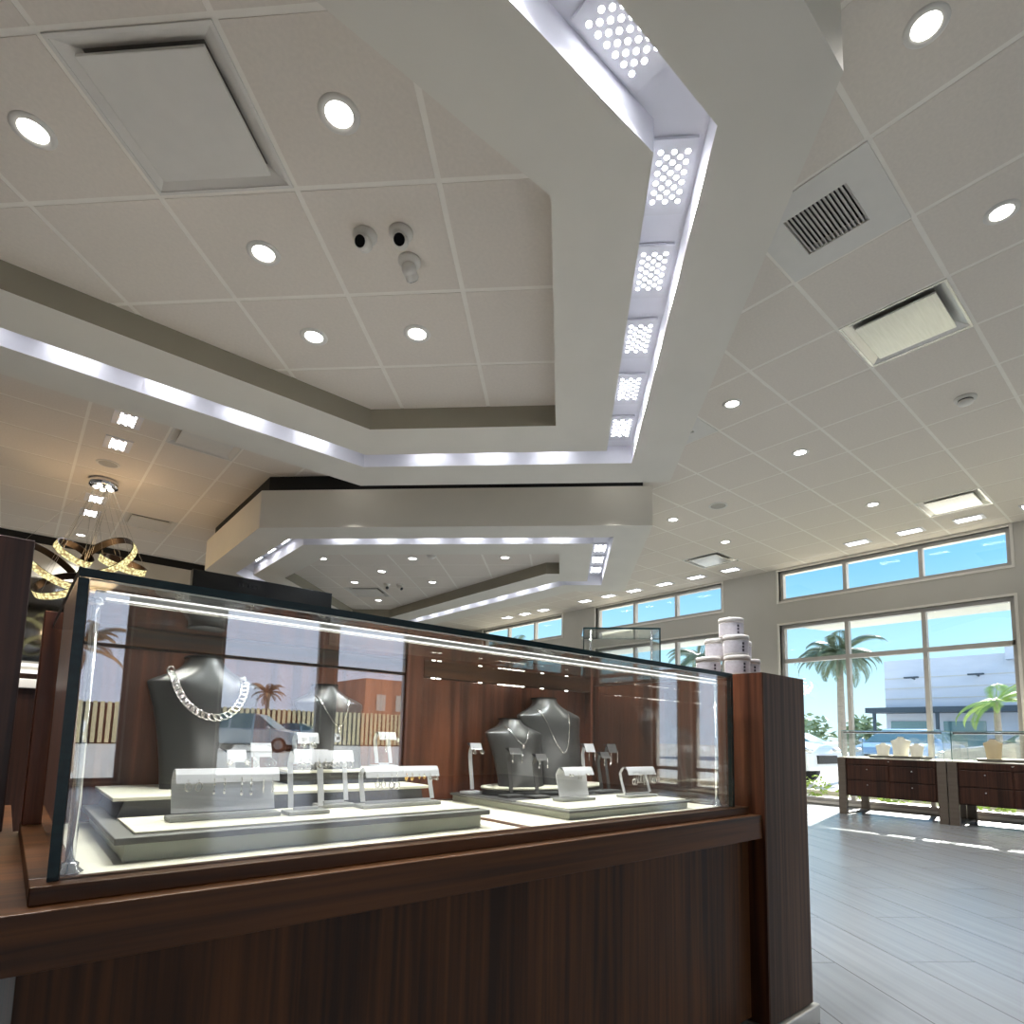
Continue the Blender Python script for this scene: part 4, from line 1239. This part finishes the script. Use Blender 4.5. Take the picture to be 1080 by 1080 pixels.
def palm(loc, h, trunk_r, L, nf, leafm, label, name='palm_tree', droop=1.0, lean_=(0, 0)):
    t = thing(name, loc, label, 'palm tree')
    pts = [(loc[0] + lean_[0] * k * k, loc[1] + lean_[1] * k * k, loc[2] + h * k) for k in [i / 8 for i in range(9)]]
    MB().tube(pts, [trunk_r * (1.25 - .45 * i / 8) for i in range(9)], 12).build('trunk', M['trunk'], t)
    top = Vector(pts[-1]); m = MB()
    for f in range(nf):
        az = 2 * PI * f / nf + random.uniform(-.2, .2); el = random.uniform(-.15, 1.15)
        ln = L * random.uniform(.8, 1.1); n = 26; p = top.copy(); e = el; spine = []
        for i in range(n + 1):
            spine.append(p.copy())
            d = Vector((math.cos(az) * math.cos(e), math.sin(az) * math.cos(e), math.sin(e)))
            p = p + d * (ln / n); e -= droop * (.03 + .08 * i / n)
        m.tube([tuple(q) for q in spine], [.02 * L / 2 * (1.1 - i / n) for i in range(n + 1)], 5)
        for i in range(2, n + 1):
            d = (spine[i] - spine[i - 1]).normalized(); sd = d.cross(Vector((0, 0, 1)))
            sd = sd.normalized() if sd.length > .01 else Vector((1, 0, 0))
            ll = ln * .26 * math.sin(PI * (.18 + .78 * i / n))
            for sg in (-1, 1):
                for sub in (0, .5):
                    b = spine[i] - d * (ln / n) * sub
                    tip = b + (sd * sg * .75 + d * .65 + Vector((0, 0, -.42))).normalized() * ll
                    mid = (b + tip) * .5 + Vector((0, 0, .06 * ll))
                    w = d * (.0105 * L)
                    m.quad(tuple(b - w * .4), tuple(mid - w), tuple(tip), tuple(mid + w))
    m.build('crown', leafm, t)
    return t
palm((16.4, 6.25, -.06), 3.25, .09, 1.2, 34, M['palm'], 'large palm tree outside the left window bay', droop=1.1)
palm((16.5, 3.10, -.06), 1.95, .07, 1.15, 9, M['leaf_light'], 'small light green palm outside before the warehouse', droop=1.0)
palm((30, 36, -.06), 7.5, .2, 2.6, 20, M['palm'], 'distant palm seen through the farther windows')
palm((20.5, 12.9, -.06), 4.2, .15, 1.6, 22, M['palm'], 'palm tree seen through the farther window bay beside the jars')
palm((16.1, -48, -.06), 4.0, .18, 1.7, 22, M['palm_dry'], 'dry palm behind the rear fence, mirrored in the showcase glass')
palm((1.0, -13.5, -.06), 2.6, .12, 1.2, 16, M['palm_dry'], 'dry palm just outside the rear window')

def tree(loc, rad, n, size, m_, label, cat='tree', name='tree', trunk=True):
    t = thing(name, loc, label, cat, 'trees beyond the car park' if cat == 'tree' else 'low shrubs under the windows')
    c = (loc[0], loc[1], loc[2] + rad[2] * (1.0 if trunk else .8))
    if trunk: MB().tube([loc, (loc[0], loc[1], c[2])], rad[0] * .06, 8).build('trunk', M['trunk'], t)
    MB().leaves(c, rad, n, size, 0, .35).build('foliage', m_, t)
tl = ['broad olive tree at the left end of the tree line', 'olive tree of the distant line behind the left palm trunk', 'olive tree of the distant line right of the palm trunk',
      'low olive tree beside the warehouse corner', 'olive tree far left beyond the farther windows', 'olive tree beyond the farther windows']
for i, (y, r_, h_) in enumerate([(26.0, 1.9, 1.55), (21.6, 1.9, 1.75), (17.7, 1.5, 1.6), (14.9, .9, 1.5), (31, 2.6, 1.9), (38, 3, 2.1)]):
    tree((50, y, -.06), (r_, r_, h_), 420, .32, M['leaf_far'], tl[i])
for i, y in enumerate((5.6, 5.0, 4.4, 3.8, 3.2, 2.6, 2.0, 1.4, .8)):
    tree((10.25 + .12 * (i % 2), y, -.034), (.26, .28, .17 + .03 * (i % 3)), 110, .05, M['leaf_light'],
         'low leafy shrub under the windows, %s from the left' % ORD[i], 'shrub', 'shrub', False)
g = MB()
for _ in range(900):
    x, y = random.uniform(9.5, 9.85), random.uniform(.5, 4.6)
    g.leaves((x, y, .03), (.03, .03, .02), 1, .035)
tag(g.build('ground_cover', M['leaf_light']), 'sparse pale ground cover on the gravel behind the desks', 'ground cover', kind='stuff')

def car(loc, rz, paint, label, suv=True, s=1.0):
    t = thing('car', loc, label, 'car', 'parked cars', rz)
    t.scale = (s, s, s)
    H = 1.70 if suv else 1.45
    body = [(-2.3, .35), (-2.33, .62), (-2.28, .95), (-2.15, 1.02), (-1.0, 1.05), (1.0, 1.05), (1.35, 1.0), (2.1, .88), (2.3, .72), (2.32, .35)]
    m = MB(); m.prism(body, -.9, .9, axis='y'); m.build('body', paint, t, local=True, bevel=.08)
    if suv: top = [(-2.1, 1.02), (-1.9, H - .1), (-1.6, H), (.2, H), (.45, H - .06), (1.25, 1.03)]
    else: top = [(-1.7, 1.02), (-1.0, H - .08), (-.6, H), (.1, H), (.35, H - .05), (1.2, 1.03)]
    m = MB(); n = len(top); vs = []
    for sg in (-1, 1):
        for x, z in top: vs.append((x, sg * (.84 - .22 * (z - 1.02) / (H - 1.02)), z))
    m.add(vs, [tuple(range(n)), tuple(range(n, 2 * n))], 0)
    for i in range(n - 1):
        xm = (top[i][0] + top[i + 1][0]) / 2
        m.add([vs[i], vs[i + 1], vs[n + i + 1], vs[n + i]], [(0, 1, 2, 3)], 1 if top[i][1] > H - .12 and top[i + 1][1] > H - .12 else 0)
    m.build('cabin', [M['dark_glass'], paint], t, local=True)
    m = MB()
    for sg in (-1, 1):
        for x in (-.75, .25):
            zt = H - .03
            m.add([(x - .05, sg * .85, 1.02), (x + .05, sg * .85, 1.02), (x + .05, sg * (.63), zt), (x - .05, sg * (.63), zt)], [(0, 1, 2, 3)])
    m.build('pillar_trim', paint, t, local=True)
    for x in (-1.42, 1.42):
        for sg in (-1, 1):
            w = MB(); w.tube([(x, sg * .70, .33), (x, sg * .92, .33)], .33, 24); wo = w.build('wheel', M['tyre'], t, local=True)
            MB().tube([(x, sg * .921, .33), (x, sg * .93, .33)], .20, 16).build('hubcap', M['grey_metal'], wo, local=True)
    for sg in (-1, 1):
        MB().ball((2.2, sg * .68, .78), .12, .16, .07).build('headlight', M['bright_metal'], t, local=True)
        MB().ball((.95, sg * .98, 1.08), .1, .09, .07).build('wing_mirror', paint, t, local=True)
    MB().box(2.3, 2.34, -.45, .45, .5, .68).build('front_grille', M['vent_dark'], t, local=True)
    return t
car((14.0, 7.95, -.06), R(-92), M['car_white'], 'white parked car outside the left windows behind the end panel', True)
car((21.0, 6.1, -.06), R(180), M['car_blue'], 'blue parked car outside the middle windows', False)
car((14.6, 1.3, -.06), R(91), M['car_silver'], 'silver parked car outside the right windows before the warehouse', True)
car((26, 12.5, -.06), R(90), M['car_white'], 'white parked car farther out by the tree line', False)
car((14.4, 13.6, -.06), R(88), M['car_silver'], 'silver parked car outside the farther windows', True)
car((8.6, -26.5, -.06), R(35), M['car_silver'], 'silver parked car outside the rear windows', True)
car((13.8, -34.5, -.06), R(35), M['car_white'], 'white parked car near the rear fence', False)

t = thing('slat_fence', (9, -38.9, 0), 'long cream slat fence at the rear of the lot', 'fence')
m = MB()
for i in range(110):
    x = -12 + i * .34; m.box(x, x + .2, -38.85, -38.8, .02, 2.35)
m.build('slats', M['fence'], t)
for z in (.5, 2.0): MB().box(-12, 25.4, -38.95, -38.86, z, z + .1).build('rail', M['dark_wood'], t)
MB().box(-12, 25.4, -39.3, -39.2, -.06, 2.3).build('backing', M['dark_wood'], t)

# ------------------------------------------------------------------ light
w = bpy.data.worlds.new('sky'); bpy.context.scene.world = w; w.use_nodes = True
nt = w.node_tree
for n in list(nt.nodes): nt.nodes.remove(n)
out = nt.nodes.new('ShaderNodeOutputWorld'); bg = nt.nodes.new('ShaderNodeBackground')
tc = nt.nodes.new('ShaderNodeTexCoord'); sx = nt.nodes.new('ShaderNodeSeparateXYZ'); rp = nt.nodes.new('ShaderNodeValToRGB')
rp.color_ramp.elements[0].position = 0.0; rp.color_ramp.elements[0].color = (0.64, 0.84, 0.90, 1)
rp.color_ramp.elements[1].position = 0.6; rp.color_ramp.elements[1].color = (0.13, 0.32, 0.62, 1)
e = rp.color_ramp.elements.new(0.12); e.color = (0.39, 0.65, 0.78, 1)
e = rp.color_ramp.elements.new(0.26); e.color = (0.17, 0.43, 0.70, 1)
nt.links.new(tc.outputs['Generated'], sx.inputs['Vector']); nt.links.new(sx.outputs['Z'], rp.inputs['Fac'])
cm = nt.nodes.new('ShaderNodeMix'); cm.data_type = 'RGBA'
m3 = nt.nodes.new('ShaderNodeMapRange'); m3.inputs['From Min'].default_value = 0; m3.inputs['From Max'].default_value = -.7
nt.links.new(sx.outputs['Y'], m3.inputs['Value']); nt.links.new(m3.outputs['Result'], cm.inputs['Factor'])
nt.links.new(rp.outputs['Color'], cm.inputs['A']); cm.inputs['B'].default_value = (.70, .78, .98, 1)
nt.links.new(cm.outputs['Result'], bg.inputs['Color'])
mr = nt.nodes.new('ShaderNodeMapRange'); mr.inputs['From Min'].default_value = .3; mr.inputs['From Max'].default_value = -.8
mr.inputs['To Min'].default_value = 1.12; mr.inputs['To Max'].default_value = 1.8
nt.links.new(sx.outputs['Y'], mr.inputs['Value']); nt.links.new(mr.outputs['Result'], bg.inputs['Strength'])
nt.links.new(bg.outputs['Background'], out.inputs['Surface'])
az, el = R(11.8), R(25.5)
sd = Vector((math.cos(az) * math.cos(el), math.sin(az) * math.cos(el), math.sin(el)))
sun = lamp('SUN', 'sun', (30, 10, 20), 12.5, (1, .95, .86), R(.5))
sun.rotation_euler = sd.to_track_quat('Z', 'Y').to_euler()

# ------------------------------------------------------------------ camera
cam = bpy.data.cameras.new('camera'); co = bpy.data.objects.new('camera', cam); C.objects.link(co)
F, PX, PY = 627.888, 540.0, 707.614
cam.sensor_width = 36; cam.sensor_fit = 'HORIZONTAL'; cam.lens = 36 * F / 1080
cam.shift_x = (540 - PX) / 1080; cam.shift_y = (PY - 540) / 1080
cam.clip_start = .01; cam.clip_end = 500
yaw, pit, rol = R(49.8783), R(6.31754), R(1.34046)
fw = Vector((math.cos(yaw) * math.cos(pit), math.sin(yaw) * math.cos(pit), math.sin(pit)))
r_ = Vector((math.sin(yaw), -math.cos(yaw), 0)); u_ = r_.cross(fw)
RR = r_ * math.cos(rol) + u_ * math.sin(rol); UU = -r_ * math.sin(rol) + u_ * math.cos(rol)
mx = Matrix((RR, UU, -fw)).transposed().to_4x4(); mx.translation = Vector((0, 0, .87))
co.matrix_world = mx
sc = bpy.context.scene
sc.camera = co
sc.view_settings.view_transform = 'Standard'; sc.view_settings.look = 'None'
sc.view_settings.exposure = 0.7; sc.view_settings.gamma = 1.0; sc.view_settings.use_curve_mapping = False
sc.cycles.use_denoising = True
sc.cycles.max_bounces = 12; sc.cycles.diffuse_bounces = 5; sc.cycles.glossy_bounces = 5; sc.cycles.transparent_max_bounces = 24
sc.cycles.sample_clamp_indirect = 6.0
sc.cycles.caustics_reflective = False; sc.cycles.caustics_refractive = False
